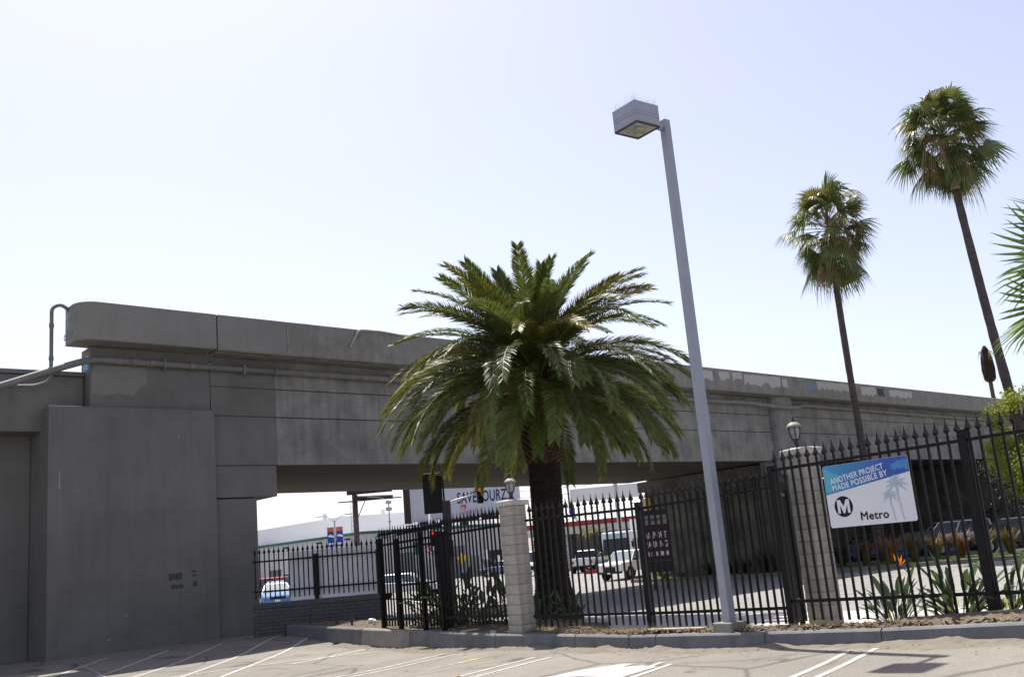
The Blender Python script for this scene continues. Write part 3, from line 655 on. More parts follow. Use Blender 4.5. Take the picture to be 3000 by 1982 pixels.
def fence(name, label, P, z_bot, z_top, z_low, z_tip, posts=(), post_h=None, sp=.153, cat='fence', rail_ext=0, post_w=.1, grp=None, skew=0):
    """P: polyline of (x, y, dz); heights are above z=0 plus dz"""
    root = thing(name, label, cat, (P[0][0], P[0][1], 0), 0, grp)
    org = Vector((P[0][0], P[0][1], 0))
    for a, b in zip(P, P[1:]):
        va, vb = Vector(a) - org, Vector(b) - org; L = Vector((vb.x - va.x, vb.y - va.y, 0)).length; ang = math.atan2(vb.y - va.y, vb.x - va.x)
        n = int(L / sp)
        sl = math.atan2(vb.z - va.z, L)
        for zr in (z_bot, z_top):
            kk = MB(); kk.box((-rail_ext, -.02, -.025), (L + rail_ext, .02, .025))
            o = kk.build('rail', M['iron'], root, loc=(va.x, va.y, va.z + zr), bevel=.003); o.rotation_euler = (0, -sl, ang)
        for i in range(n):
            t = (i + .5) / n; p = va.lerp(vb, t)
            hbar = z_tip - .265 - z_low
            o = obj('picket', bar_mesh(hbar), root, (p.x, p.y, p.z + z_low + random.uniform(-.006, .006)), (random.uniform(-.004, .004), random.uniform(-.004, .004), ang))
            fo = obj('finial', FIN, o, (0, 0, hbar), (0, 0, R(45)))
    for (x, y, z0, z1) in posts:
        kk = MB(); h = post_w / 2; kk.box((-h, -h, z0), (h, h, z1 - .02)); kk.box((-h - .006, -h - .006, z1 - .02), (h + .006, h + .006, z1))
        a, b = P[0], P[-1]; kk.build('post', M['iron'], root, loc=(x - org.x, y - org.y, 0), rot=math.atan2(b[1] - a[1], b[0] - a[0]), bevel=.004)
    return root
fx = lambda f: (lerp(WL.x, WR.x, f) + .0, lerp(WL.y, WR.y, f) + .1)
fence('iron_fence', 'short black iron fence standing on the low grey brick wall', [(*fx(0), 0), (*fx(1), -.03)], 1.3, 2.19, 1.08, 2.64,
      posts=[(*fx(.5), .9, 2.28), (*fx(.985), .9, 2.24)])
FB0, FB1 = (-3.95, 26.4), (-.52, 21.35)
fl = lambda f, dx=0, dy=0: (lerp(FB0[0], FB1[0], f) + dx, lerp(FB0[1], FB1[1], f) + dy)
fence('iron_fence', 'black iron fence running at a slant from the low wall to the left block pillar', [(*fl(0), -.06), (*fl(1), .03)], .45, 2.3, .28, 2.74,
      posts=[(*fl(.01), .1, 2.42), (*fl(.17), .1, 2.36), (*fl(.38), .1, 2.46), (*fl(.53), .1, 2.4)])
fence('iron_gate', 'folded black iron gate leaf standing behind the slanting fence', [(*fl(.02, .42, .15), -.05), (*fl(.42, .42, .15), 0)], 1.25, 2.17, .16, 2.72,
      posts=[(*fl(.43, .42, .15), -.1, 2.4)], cat='gate')
fence('iron_fence', 'black iron fence with spear tips between the left pillar and the lamp post', [(-.02, 20.86, .0), (2.03, 19.12, -.02)], .45, 2.36, .24, 2.73,
      posts=[(2.08, 19.08, .05, 2.45)], rail_ext=.06)
fence('iron_fence', 'black iron fence with spear tips directly behind the tall lamp post', [(2.1, 19.05, -.02), (4.02, 16.6, .03)], .44, 2.35, .2, 2.73)
fence('iron_fence', 'tall black iron fence at the right carrying the blue and white sign', [(4.07, 16.54, 0), (6.2, 14.1, .03), (8.9, 11.0, .06)], .57, 2.66, .27, 3.0,
      posts=[(4.05, 16.56, .05, 2.74), (6.2, 14.1, .2, 2.84), (8.3, 11.69, .2, 2.87)])
fence('iron_gate', 'narrow black iron gate leaf swung back against the right block pillar', [(4.12, 16.72, .0), (4.62, 18.2, .0)], .5, 2.3, .16, 2.74,
      posts=[(4.64, 18.25, .0, 2.4)], cat='gate')
for lbl, x, y, z in (('hinge clamp', 0, 0, 0),): pass

# ================================================================ BLOCK PILLARS AND LANTERNS
def pillar(label, x, y, z0, z1, rot, side=.4):
    p = thing('block_pillar', label, 'pillar', (x, y, z0), rot, 'block gate pillars')
    n = round((z1 - z0 - .13) / .2); ch = (z1 - z0 - .13) / n; h = side / 2
    bx('mortar_core', (-h + .008, -h + .008, -.3), (h - .008, h - .008, n * ch), M['mortar'], p)
    kk = MB(); kk.box((-h, -h, .004), (h, h, ch - .006)); me = kk.mesh('block', M['block'])
    for i in range(n): obj('block', me, p, (random.uniform(-.003, .003), random.uniform(-.003, .003), i * ch), (0, 0, random.uniform(-.006, .006)), bevel=.008)
    c = h + .06; kk = MB()
    kk.hexa([(-c, -c, n*ch), (c, -c, n*ch), (c, c, n*ch), (-c, c, n*ch), (-c, -c, n*ch+.1), (c, -c, n*ch+.1), (c, c, n*ch+.1), (-c, c, n*ch+.1)])
    kk.hexa([(-c, -c, n*ch+.1), (c, -c, n*ch+.1), (c, c, n*ch+.1), (-c, c, n*ch+.1), (-.1, -.1, n*ch+.135), (.1, -.1, n*ch+.135), (.1, .1, n*ch+.135), (-.1, .1, n*ch+.135)])
    kk.build('cap', M['cap'], p, bevel=.012)
    return z0 + n * ch + .13
def lantern(label, x, y, z):
    t = thing('post_lantern', label, 'lantern', (x, y, z), .3, 'lanterns on the gate pillars')
    kk = MB(); kk.lathe([(.075, 0), (.07, .02), (.045, .05), (.042, .11), (.055, .125), (.05, .14)], 12); kk.build('base', M['lampmetal'], t, smooth=True)
    kk = MB(); kk.lathe([(.052, .15), (.075, .19), (.098, .28), (.105, .36)], 16); kk.build('glass', M['lampglass'], t, smooth=True)
    for i in range(6):
        a = R(60 * i); c, s_ = math.cos(a), math.sin(a)
        kk = MB(); kk.tube([(r * c, r * s_, z_) for r, z_ in ((.05, .135), (.08, .19), (.103, .28), (.111, .37))], .009, 6); kk.build('rib', M['lampmetal'], t)
    kk = MB(); kk.lathe([(.045, .125), (.06, .15), (.055, .155)], 12); kk.build('cup', M['lampmetal'], t)
    kk = MB(); kk.lathe([(.128, .355), (.132, .372), (.112, .395), (.075, .43), (.035, .45)], 16); rf = kk.build('roof', M['lamproof'], t, smooth=True)
    kk = MB(); kk.lathe([(.04, .44), (.045, .455), (.02, .475), (.025, .49), (.012, .505), (.016, .52), (.003, .56)], 10); kk.build('finial', M['lampmetal'], rf, smooth=True)
zt = pillar('pale block pillar left of the palm trunk, lower of the two gate pillars', -.32, 21.2, .1, 2.83, R(46))
lantern('small black lantern on the left block pillar in front of the palm', -.32, 21.2, zt)
zt = pillar('pale block pillar behind the fence left of the blue and white sign', 4.78, 17.25, .02, 3.05, R(28), .4)
lantern('small black lantern on the right block pillar below the bent pipe', 4.72, 17.25, zt)

# ================================================================ LAMP POST
PX, PY = 3.13, 16.98
lp = thing('lamp_post', 'tall pale grey square lamp post with a shoebox head in front of the fence', 'lamp post', (PX, PY, 0), R(37))
bx('footing', (-.2, -.2, -.2), (.2, .2, .31), M['kerb_bare'], lp, bevel=.015)
kk = MB(); h0, h1 = .08, .072
kk.hexa([(-h0,-h0,.29),(h0,-h0,.29),(h0,h0,.29),(-h0,h0,.29),(-h1,-h1,9.16),(h1,-h1,9.16),(h1,h1,9.16),(-h1,h1,9.16)]); pole = kk.build('pole', M['polepaint'], lp, bevel=.012)
bx('hand_hole_cover', (-.05, -.088, .62), (.05, -.081, .92), M['polepaint'], pole, bevel=.004)
kk = MB(); kk.box((-.076, -.076, 6.0), (.076, .076, 6.012)); kk.build('weld_seam', M['polepaint'], pole)
# head sits to the camera-left on a short arm along local -x
hx = -.72; hs = .29
kk = MB(); kk.tube([(-.06, 0, 8.98), (hx + hs, 0, 8.98)], .045, 10); kk.build('arm', M['polepaint'], lp, smooth=True)
zb = 8.82; hd = thing  # head parts
kk = MB(); kk.box((hx - hs, -hs, zb + .03), (hx + hs, hs, zb + .173)); head = kk.build('head', M['polepaint'], lp, bevel=.006)
bx('head_band', (hx - hs, -hs, zb + .178), (hx + hs, hs, zb + .227), M['polepaint'], head, bevel=.003)
bx('head_core', (hx - hs + .01, -hs + .01, zb + .1), (hx + hs - .01, hs - .01, zb + .3), M['hvac'], head)
bx('head_top', (hx - hs, -hs, zb + .232), (hx + hs, hs, zb + .42), M['polepaint'], head, bevel=.006)
kk = MB()
for a, b in (((-hs, -hs), (hs, -hs + .035)), ((-hs, hs - .035), (hs, hs)), ((-hs, -hs + .036), (-hs + .035, hs - .036)), ((hs - .035, -hs + .036), (hs, hs - .036))):
    kk.box((hx + a[0] + .004, a[1] + .004, zb), (hx + b[0] - .004, b[1] - .004, zb + .029))
kk.build('lens_frame', M['darksteel'], head)
kk = MB(); kk.box((hx - hs + .04, -hs + .04, zb + .012), (hx + hs - .04, hs - .04, zb + .028)); kk.build('lens', M['lens'], head)
kk = MB(); kk.box((hx - .1, -.14, zb + .004), (hx + .1, .14, zb + .011)); kk.build('reflector', M['lampglass'], head)
kk = MB(); rr = random.Random(3)
for e in range(2):
    for i in range(12):
        u = -hs + .03 + i * (2 * hs - .06) / 11
        for sgn in (-1, 1):
            for tilt in (-.05, .05):
                if e == 0: p = (hx + u, sgn * (hs - .05), zb + .42); q = (p[0] + rr.uniform(-.02, .02), p[1] + tilt, p[2] + .12)
                else: p = (hx + sgn * (hs - .05), u, zb + .42); q = (p[0] + tilt, p[1] + rr.uniform(-.02, .02), p[2] + .12)
                kk.tube([p, q], .0018, 4, cap=False)
so = kk.build('bird_spikes', M['spike'], head); so['kind'] = 'stuff'

# ================================================================ BLUE AND WHITE SIGN ON THE FENCE
sA, sB = Vector((4.7, 15.83, 0)), Vector((5.64, 14.75, 0)); sd = (sB - sA).normalized(); sn = Vector((sd.y, -sd.x, 0))
if sn.y > 0: sn = -sn
W_, H_ = 1.43, .95
sg = thing('project_sign', 'blue and white rectangular transit sign fixed to the right iron fence', 'sign', sA + sn * .035 + Vector((0, 0, 1.65)), math.atan2(sd.y, sd.x))
def rrect(w, h, r, x0=0, z0=0):
    P = []
    for cx_, cz_, a0 in ((x0 + w - r, z0 + r, -90), (x0 + w - r, z0 + h - r, 0), (x0 + r, z0 + h - r, 90), (x0 + r, z0 + r, 180)):
        for i in range(5): a = R(a0 + 22.5 * i); P.append((cx_ + r * math.cos(a), cz_ + r * math.sin(a)))
    return P
def flat(name, poly, m, y, th=.0015, parent=None):
    kk = MB(); n = len(poly)
    kk.v = [(x, y - th, z) for x, z in poly] + [(x, y, z) for x, z in poly]
    kk.f = [tuple(range(n)), tuple(range(2*n-1, n-1, -1))] + [(i, n+i, n+(i+1) % n, (i+1) % n) for i in range(n)]; kk.mi = [0]*len(kk.f)
    return kk.build(name, m, parent or sg)
flat('board', rrect(W_, H_, .035), M['signwhite'], 0, .008)
# blue field with a gradient print
m = bpy.data.materials.new('blue_gradient_print'); m.use_nodes = True; N = m.node_tree.nodes; Lk = m.node_tree.links
p = N['Principled BSDF']; p.inputs['Roughness'].default_value = .4
tc = N.new('ShaderNodeTexCoord'); sx_ = N.new('ShaderNodeSeparateXYZ'); rr_ = N.new('ShaderNodeValToRGB'); mr = N.new('ShaderNodeMath'); mr.operation = 'DIVIDE'; mr.inputs[1].default_value = W_
Lk.new(tc.outputs['Object'], sx_.inputs[0]); Lk.new(sx_.outputs[0], mr.inputs[0]); Lk.new(mr.outputs[0], rr_.inputs[0]); Lk.new(rr_.outputs[0], p.inputs['Base Color'])
e = rr_.color_ramp.elements; e[0].color = (.05, .3, .55, 1); e[1].color = (.025, .09, .4, 1); e[1].position = .75
top = rrect(W_ - .006, H_ - .006, .033, .003, .003)
zl, zr_ = H_ * .53, H_ * .75
bluepoly = [(.003, zl), (W_ - .003, zr_)] + [q for q in top if q[1] > H_ * .8][:]
flat('blue_field', bluepoly, m, -.0085)
def cloud(cs, clip, m, y):
    # union of discs, clipped to the board's corner by construction
    for i, (cx_, cz_, r) in enumerate(cs):
        P = []
        for a in range(20):
            x = cx_ + r * math.cos(2*math.pi*a/20); z = cz_ + r * math.sin(2*math.pi*a/20)
            x = max(.006, min(W_ - .006, x)); z = min(z, H_ - .03 if (x < .04 or x > W_ - .04) else H_ - .006)
            zmin = lerp(zl, zr_, x / W_) + .004; z = max(zmin, z); P.append((x, z))
        flat('cloud_print', P, m, y - i * .0004, .0003)
cloud([(.02, .8, .11), (.12, .76, .09), (.2, .73, .085), (.06, .66, .12)], None, M['cloud'], -.0103)
cloud([(1.38, .83, .07), (1.28, .83, .065), (1.2, .81, .05), (1.41, .8, .06)], None, M['cloud2'], -.0103)
ra = R(8.7)
for body, u, v, wid in (('ANOTHER PROJECT', .08, .305, .93), ('MADE POSSIBLE BY', .092, .42, .955)):
    t = text('lettering', body, .122, M['signwhite'], sg, (u * W_, -.0125, H_ * (1 - v)), (R(90), -ra, 0), fat=0, ext=.0008, bold=.0045)
    w = max(q.co.x for q in t.data.vertices) - min(q.co.x for q in t.data.vertices); t.scale = (wid / w, 1, 1)
c0 = (.19 * W_, H_ * .325)
flat('emblem_disc', [(c0[0] + .158 * math.cos(2*math.pi*a/40), c0[1] + .158 * math.sin(2*math.pi*a/40)) for a in range(40)], M['ink'], -.0085, .0015)
mp = [(-.105, -.1), (-.105, .105), (-.05, .105), (0, -.0), (.05, .105), (.105, .105), (.105, -.1), (.062, -.1), (.062, .03), (.012, -.1), (-.012, -.1), (-.062, .03), (-.062, -.1)]
flat('emblem_letter', [(c0[0] + x, c0[1] + z) for x, z in mp], M['signwhite'], -.0101, .0012)
t = text('lettering', 'Metro', .17, M['ink'], sg, (.365 * W_, -.0098, H_ * .085), (R(90), 0, 0), fat=0, ext=.0008, bold=.009)
w = max(q.co.x for q in t.data.vertices); t.scale = (.475 / w, 1, 1)
# pale palm silhouettes printed on the board
def printed_palm(cx_, zc, sc, zb_):
    flat('palm_print', [(cx_ + .03, zb_), (cx_ + .045, zb_), (cx_ + .012 * sc, zc - .18 * sc), (cx_ + .03 * sc, zc), (cx_ - .03 * sc, zc), (cx_ - .008 * sc, zc - .18 * sc)], M['teal'], -.0107, .0006)
    for i, (a, L) in enumerate(((95, .2), (125, .18), (70, .18), (155, .2), (30, .2), (180, .18), (0, .2), (205, .17), (-28, .18))):
        a = R(a); L *= sc; dx, dz = math.cos(a), math.sin(a); nx, nz = -dz, dx
        P = [(cx_, zc), (cx_ + dx*L*.5 + nx*.02*sc, zc + dz*L*.5 + nz*.02*sc - .0), (cx_ + dx*L, zc + dz*L - .05*sc), (cx_ + dx*L*.5 - nx*.02*sc, zc + dz*L*.5 - nz*.02*sc)]
        if nz < 0: P = P[::-1]
        flat('palm_print', P, M['teal'], -.0107 - .0001 * (i + 1), .0004)
printed_palm(1.19, .56, 1.0, .03); printed_palm(1.06, .4, .72, .02)
for x in (.1, W_ - .1):
    bx('bracket', (x - .02, .003, .3), (x + .02, .022, .36), M['darksteel'], sg)

# white board behind the short fence, and small posts in the bed
bxA = fx(.28)
wb = bx('white_panel', (0, .12, .955), (2.75, .16, 2.4), M['white'], None); wb.location = (bxA[0], bxA[1], 0); wb.rotation_euler = (0, 0, wrot)
tag(wb, 'plain white panel standing behind the short fence on the low wall', 'panel')
for i, (x, y, h) in enumerate(((-6.55, 29.75, .28), (-5.6, 28.8, .3), (-5.05, 28.1, .28))):
    z = bedz(x, y); o = MB(); o.tube([(0, 0, -.1), (0, 0, h)], .035, 8); o.tube([(0, 0, h - .03), (0, 0, h)], .05, 8)
    q = o.build('stub_post', M['darksteel'], None, loc=(x, y, z))
    tag(q, ['short dark stub post in the bed nearest the grey abutment', 'middle short dark stub post in the bed by the low wall', 'short dark stub post in the bed nearest the slanting fence'][i], 'post')

# ================================================================ PALMS AND PLANTS
def frond_mesh(e0, e1, L, seed, mats, nl=104):
    """arching feather leaf: local +x outwards, z up; slot 0 leaflets, slot 1 rib"""
    r = random.Random(seed); kk = MB(); n = 16; pts = []; p = Vector((0, 0, 0)); tans = []
    side = r.uniform(-.12, .12)
    for i in range(n + 1):
        u = i / n; e = R(lerp(e0, e1, u ** 1.25)); t = Vector((math.cos(e), side * u, math.sin(e))).normalized()
        pts.append(p.copy()); tans.append(t); p = p + t * L / n
    kk.tube(pts, [lerp(.035, .006, (i / n) ** .7) for i in range(n + 1)], 5, 1)
    def at(u):
        f = u * n; i = min(int(f), n - 1); q = f - i; return pts[i].lerp(pts[i + 1], q), tans[i].lerp(tans[i + 1], q).normalized()
    for sgn in (-1, 1):
        for i in range(nl):
            u = .1 + .9 * (i + r.random() * .6) / nl
            if u > 1: continue
            c, t = at(u); sv = Vector((0, 1, 0)); sv = (sv - sv.dot(t) * t).normalized() * sgn; up = t.cross(sv) * sgn
            if up.z < 0 and abs(up.z) > .05 and up.dot(Vector((0, 0, 1))) < 0: up = -up
            prof = min(1, (u - .05) / .22) * (1 - .55 * max(0, (u - .55) / .45))
            l = .47 * prof * r.uniform(.85, 1.1) + .05
            fwd = lerp(.7, 1.7, u ** 1.5) ; v = (.15, .5)[i % 2] + r.uniform(-.1, .1)
            dv = (sv + t * fwd + up * v).normalized()
            w = .0185 * r.uniform(.8, 1.2); wv = dv.cross((up + sv * r.uniform(-.8, .8)).normalized()).normalized() * w
            a = c; b = c + dv * l * .55 + Vector((0, 0, -.01)); e = c + dv * l + Vector((0, 0, -.05 * l / .4 - .02 * r.random()))
            o = len(kk.v); kk.v += [tuple(a - wv * .5), tuple(a + wv * .5), tuple(b + wv), tuple(b - wv), tuple(e)]
            kk.f += [(o, o + 1, o + 2, o + 3), (o + 3, o + 2, o + 4)]; kk.mi += [0, 0]
    return kk.mesh('frond', mats)
FM, FY = [M['frond'], M['rachis']], [M['frond_y'], M['rachis']]
classes = [(84, 70, 2.45), (74, 40, 2.95), (62, 10, 3.4), (48, -20, 3.8), (34, -46, 4.05), (22, -64, 4.1), (12, -74, 3.95), (3, -78, 3.6), (-6, -82, 3.1)]
FR = [[frond_mesh(*c, 11 * i + j, FM if j < 2 else FY) for j in range(3)] for i, c in enumerate(classes)]
DP = Vector((.48, 27.5, -.24))
dp = thing('date_palm', 'broad feathery date palm with a thick trunk in the centre before the overpass', 'palm tree', DP)
kk = MB(); rows = 60; seg = 28; r_ = random.Random(5); dp.scale = (1.146, 1.146, 1.146)
def trad(z):
    base = .37 + .17 * math.exp(-((z) / .8) ** 2)
    if z > 3.6: base = lerp(.37, .46, sstep(3.6, 4.4, z))
    if z > 5.3: base = lerp(.46, .3, sstep(5.3, 6.2, z))
    return base
top = 6.2
for i in range(rows + 1):
    z = -.3 + (top + .3) * i / rows
    for a in range(seg):
        th = 2 * math.pi * a / seg
        rr = trad(z) * (1 + .035 * math.sin(z * 28 + (a % 2) * 3.14) + r_.uniform(-.035, .035)) + (.22 * max(0, math.cos(th - .6)) ** 3 * math.exp(-(z / .5) ** 2) if z < 1.2 else 0)
        kk.v.append((rr * math.cos(th) + .02 * z, rr * math.sin(th), z))
for i in range(rows):
    for a in range(seg):
        b = (a + 1) % seg; kk.f.append((i*seg+a, i*seg+b, (i+1)*seg+b, (i+1)*seg+a)); kk.mi.append(0)
tr = kk.build('trunk', M['ptrunk'], dp, smooth=False)
# old leaf bases: wedges on the upper trunk, standing proud in spirals
kk = MB(); n = 420
for i in range(n):
    z = 3.75 + 2.25 * i / n; th = i * 2.39996; rr = trad(z) * .97; c, s_ = math.cos(th), math.sin(th)
    w = .085; h = .11; out = .075 + .05 * (i / n)
    base = Vector((rr * c + .02 * z, rr * s_, z)); tg = Vector((-s_, c, 0)); rd = Vector((c, s_, 0)); up = Vector((0, 0, 1))
    P = [base - tg * w, base + tg * w, base + up * h * .6, base - up * h * .5, base + rd * out + up * h * .55 - tg * w * .45, base + rd * out + up * h * .55 + tg * w * .45]
    o = len(kk.v); kk.v += [tuple(q) for q in P]; kk.f += [(o, o+3, o+4), (o+3, o+1, o+5), (o+3, o+5, o+4), (o, o+4, o+2), (o+2, o+4, o+5), (o+2, o+5, o+1)]; kk.mi += [0] * 6
so = kk.build('leaf_bases', M['pscale'], tr); so['kind'] = 'stuff'
kk = MB(); n = 900                                      # worn diamond scars on the lower trunk
for i in range(n):
    z = .1 + 3.7 * i / n; th = i * 2.39996; rr = trad(z) * .99; c, s_ = math.cos(th), math.sin(th)
    base = Vector((rr * c + .02 * z, rr * s_, z)); tg = Vector((-s_, c, 0)); rd = Vector((c, s_, 0)); up = Vector((0, 0, 1)); w = .075; h = .035
    o = len(kk.v); kk.v += [tuple(base - tg * w), tuple(base - up * h), tuple(base + tg * w), tuple(base + up * h), tuple(base + rd * .028 + up * .012)]
    kk.f += [(o, o+1, o+4), (o+1, o+2, o+4), (o+2, o+3, o+4), (o+3, o, o+4)]; kk.mi += [0] * 4
so = kk.build('bark_scars', M['ptrunk'], tr); so['kind'] = 'stuff'
counts = [6, 10, 14, 17, 20, 22, 23, 18, 9]; r_ = random.Random(21); ga = 0
for ci, cnt in enumerate(counts):
    for j in range(cnt):
        ga += 2.39996 + r_.uniform(-.15, .15)
        rad = (.05, .1, .14, .18, .22, .27, .32, .36, .4)[ci]; z = (6.25, 6.2, 6.15, 6.08, 6.0, 5.85, 5.65, 5.45, 5.25)[ci]
        me = FR[ci][0 if r_.random() < .5 else (1 if r_.random() < .66 else 2)]
        o = obj('frond', me, dp, (rad * math.cos(ga) + .12, rad * math.sin(ga), z + r_.uniform(-.08, .08)))
        o.rotation_euler = (r_.uniform(-.4, .4), r_.uniform(-.12, .12), ga); sc = r_.uniform(.86, 1.06); o.scale = (sc, sc, sc)

def fan_mesh(pet, Rr, seed, mats, spread=125, nseg=30, droop=.45, fuse=.5, cup=.25, fold=0.0):
    r = random.Random(seed); kk = MB()
    kk.tube([(0, 0, 0), (pet * .5, 0, .03), (pet, 0, 0)], [.028, .02, .016], 4, 1)
    for i in range(nseg):
        a = R(lerp(-spread, spread, (i + .5) / nseg)); da = R(spread * 2 / nseg) * .5
        l = Rr * (1 - .28 * (abs(a) / R(spread)) ** 2) * r.uniform(.9, 1.06)
        d = Vector((math.cos(a), math.sin(a), 0)); s_ = Vector((-math.sin(a), math.cos(a), 0))
        def P(u, w, dz=0):
            q = d * l * u; dr = droop * l * u ** 2.6 * (1 + .0 * r.random())
            z = cup * l * (abs(math.sin(a)) * u) * (1 - .5 * u) + dz - dr - fold * abs(q.y)
            return Vector((pet + q.x * (1 - .12 * droop * u * u), q.y, z)) + s_ * w
        wf = l * fuse * math.tan(da) * 1.02; jt = r.uniform(-.03, .03) * l
        o = len(kk.v)
        kk.v += [tuple(P(.03, -.004)), tuple(P(.03, .004)), tuple(P(fuse, -wf)), tuple(P(fuse, 0, .022)), tuple(P(fuse, wf)), tuple(P(.78, -wf * .55 + jt)), tuple(P(.78, wf * .55 + jt)), tuple(P(1.0, jt * 2))]
        kk.f += [(o, o+3, o+2), (o, o+1, o+3), (o+1, o+4, o+3), (o+2, o+3, o+5), (o+3, o+6, o+5), (o+3, o+4, o+6), (o+5, o+6, o+7)]; kk.mi += [0] * 7
    return kk.mesh('fan_leaf', mats)
PETM = M['rachis']
fanG = [fan_mesh(1.15 + .1 * (i % 2), 1.0, 30 + i, [M['fan'], PETM], 100 + 12 * (i % 3), 24, .75 + .3 * (i % 3), .5, .3, .35 * (i % 3)) for i in range(6)]
fanY = [fan_mesh(1.1, .95, 50 + i, [M['fan_y'], PETM], 100, 24, 1.2, .45, .2, .6) for i in range(3)]
fanD = [fan_mesh(.85, 1.05, 60 + i, [M['fan_d'], M['fan_d']], 65, 16, 1.1, .3, .1, 1.1) for i in range(3)]
def place_leaf(me, parent, c, az, el, roll, sc):
    d = Vector((math.cos(az) * math.cos(el), math.sin(az) * math.cos(el), math.sin(el)))
    y = Vector((-math.sin(az), math.cos(az), 0)); z = d.cross(y); mtx = Matrix((d, y, z)).transposed().to_4x4() @ Matrix.Rotation(roll, 4, 'X')
    o = obj('fan_leaf', me, parent); o.matrix_local = Matrix.Translation(c) @ mtx @ Matrix.Scale(sc, 4); return o
def droop_leaf(parent, c, az, el, roll, sc, r, mats, dead=False):
    """a fan leaf built with its segment tips hanging straight down"""
    d = Vector((math.cos(az) * math.cos(el), math.sin(az) * math.cos(el), math.sin(el))); y = Vector((-math.sin(az), math.cos(az), 0)); z = d.cross(y)
    q = Matrix.Rotation(roll, 3, d); y = q @ y; z = q @ z
    kk = MB(); pet = sc * r.uniform(.85, 1.25); sag = Vector((0, 0, -.1 * pet * math.cos(el))); hub = d * pet + sag
    kk.tube([(0, 0, 0), tuple(d * pet * .5 + sag * .3), tuple(hub)], [.03, .022, .016], 4, 1)
    spread = r.uniform(75, 120) if not dead else r.uniform(35, 60); ns = 26 if not dead else 16; Rr = sc * r.uniform(.8, 1.05); fuse = r.uniform(.42, .6) if not dead else .25
    fold = r.uniform(.1, .7) if not dead else 1.2; hang = r.uniform(.3, .8) if not dead else 1.3
    dd = (d + Vector((0, 0, -r.uniform(.1, .6)))).normalized()
    for i in range(ns):
        a = R(lerp(-spread, spread, (i + .5) / ns)); da = R(spread / ns); l = Rr * (1 - .25 * (abs(a) / R(spread)) ** 2) * r.uniform(.85, 1.08)
        e = (dd * math.cos(a) + y * math.sin(a) - z * fold * abs(math.sin(a)) * .6).normalized(); s_ = (y * math.cos(a) - dd * math.sin(a)).normalized()
        g = hang * r.uniform(.7, 1.3)
        def P(u, w, dz=0): return hub + e * l * u * (1 - .25 * g * max(0, u - fuse)) + Vector((0, 0, -g * l * max(0, u - fuse * .6) ** 1.7)) + s_ * w + z * dz
        wf = l * fuse * math.tan(da) * 1.0 + .004; o = len(kk.v); jt = r.uniform(-.04, .04)
        kk.v += [tuple(P(.03, -.005)), tuple(P(.03, .005)), tuple(P(fuse, -wf)), tuple(P(fuse, 0, .02)), tuple(P(fuse, wf)), tuple(P(.8, -wf * .5 + jt * .5)), tuple(P(.8, wf * .5 + jt * .5)), tuple(P(1.08, jt))]
        kk.f += [(o, o+3, o+2), (o, o+1, o+3), (o+1, o+4, o+3), (o+2, o+3, o+5), (o+3, o+6, o+5), (o+3, o+4, o+6), (o+5, o+6, o+7)]; kk.mi += [0] * 7
    return kk.build('fan_leaf', mats, parent, loc=c)
def fan_palm(label, base, topv, r0, r1, n, sc, seed, skirt=.9):
    t = thing('fan_palm', label, 'palm tree', base); r = random.Random(seed); b = Vector((0, 0, 0)); e = Vector(topv) - Vector(base)
    kk = MB(); N_ = 44; pts = []; rad = []
    bend = Vector((r.uniform(-.3, .3), 0, 0))
    for i in range(N_ + 1):
        u = i / N_; pts.append(b.lerp(e, u) + bend * math.sin(math.pi * u)); rad.append(lerp(r0, r1, u ** .6) * (1 + r.uniform(-.05, .05)))
    m = N_ - 6
    kk.tube(pts[:m + 1], rad[:m + 1], 12); tk = kk.build('trunk', M['ftrunk'], t, smooth=False)
    kk = MB(); kk.tube(pts[m:], [q * 1.12 for q in rad[m:]], 12); kk.build('trunk_top', M['ftrunk_top'], tk, smooth=True)
    for i in range(n):
        u = (i + .5) / n; el = lerp(82, -60, u ** .95) + r.uniform(-10, 10); az = i * 2.39996 + r.uniform(-.3, .3)
        q = r.random(); dead = el < 25 and q > .74; mats = [M['fan_d'], M['fan_d']] if dead else ([M['fan_y'], PETM] if q > .66 else [M['fan'], PETM])
        c = e + Vector((0, 0, lerp(.35, -.55, u))) * sc
        droop_leaf(t, c, az, R(el), r.uniform(-.8, .8), sc * r.uniform(.8, 1.15), r, mats, dead)
    for i in range(9):
        droop_leaf(t, e + Vector((0, 0, .2)), i * 2.4, R(r.uniform(45, 84)), r.uniform(-.9, .9), sc * r.uniform(.6, .95), r, [M['fan'], PETM])
    for i in range(10):
        droop_leaf(t, e + Vector((0, 0, -.1)), r.uniform(0, 6.28), R(r.uniform(-30, 40)), r.uniform(-1, 1), sc * r.uniform(.8, 1.1), r, [M['fan_d'], M['fan_d']], True)
    return t
fan_palm('shorter fan palm with round head rising behind the fence sign', (18.45, 54.0, -.3), (18.35, 54.0, 18.1), .24, .16, 76, 1.44, 3)
fan_palm('taller fan palm with large shaggy head near the right edge', (23.9, 47.0, -.3), (22.4, 47.0, 20.2), .3, .17, 88, 1.38, 8)
# dead palm far behind the overpass
t = thing('dead_palm', 'small dead brown palm stump standing far behind the overpass', 'palm tree', (52.3, 110, 0)); kk = MB()
kk.tube([(0, 0, 0), (.1, 0, 10), (.2, 0, 19.4)], [.3, .24, .22], 8); kk.build('trunk', M['ftrunk'], t)
kk = MB(); kk.lathe([(.35, 15.9), (.62, 16.2), (.72, 17.3), (.62, 18.6), (.35, 19.6), (.1, 20.0)], 10, c=(.2, 0)); kk.build('dead_skirt', M['ptrunk'], t)
for i in range(26):
    place_leaf(fanD[i % 2], t, Vector((.2, 0, lerp(17.2, 19.6, i / 26))), i * 2.4, R(-72 + (i % 5) * 4 + (60 if i > 22 else 0)), 0, .75)
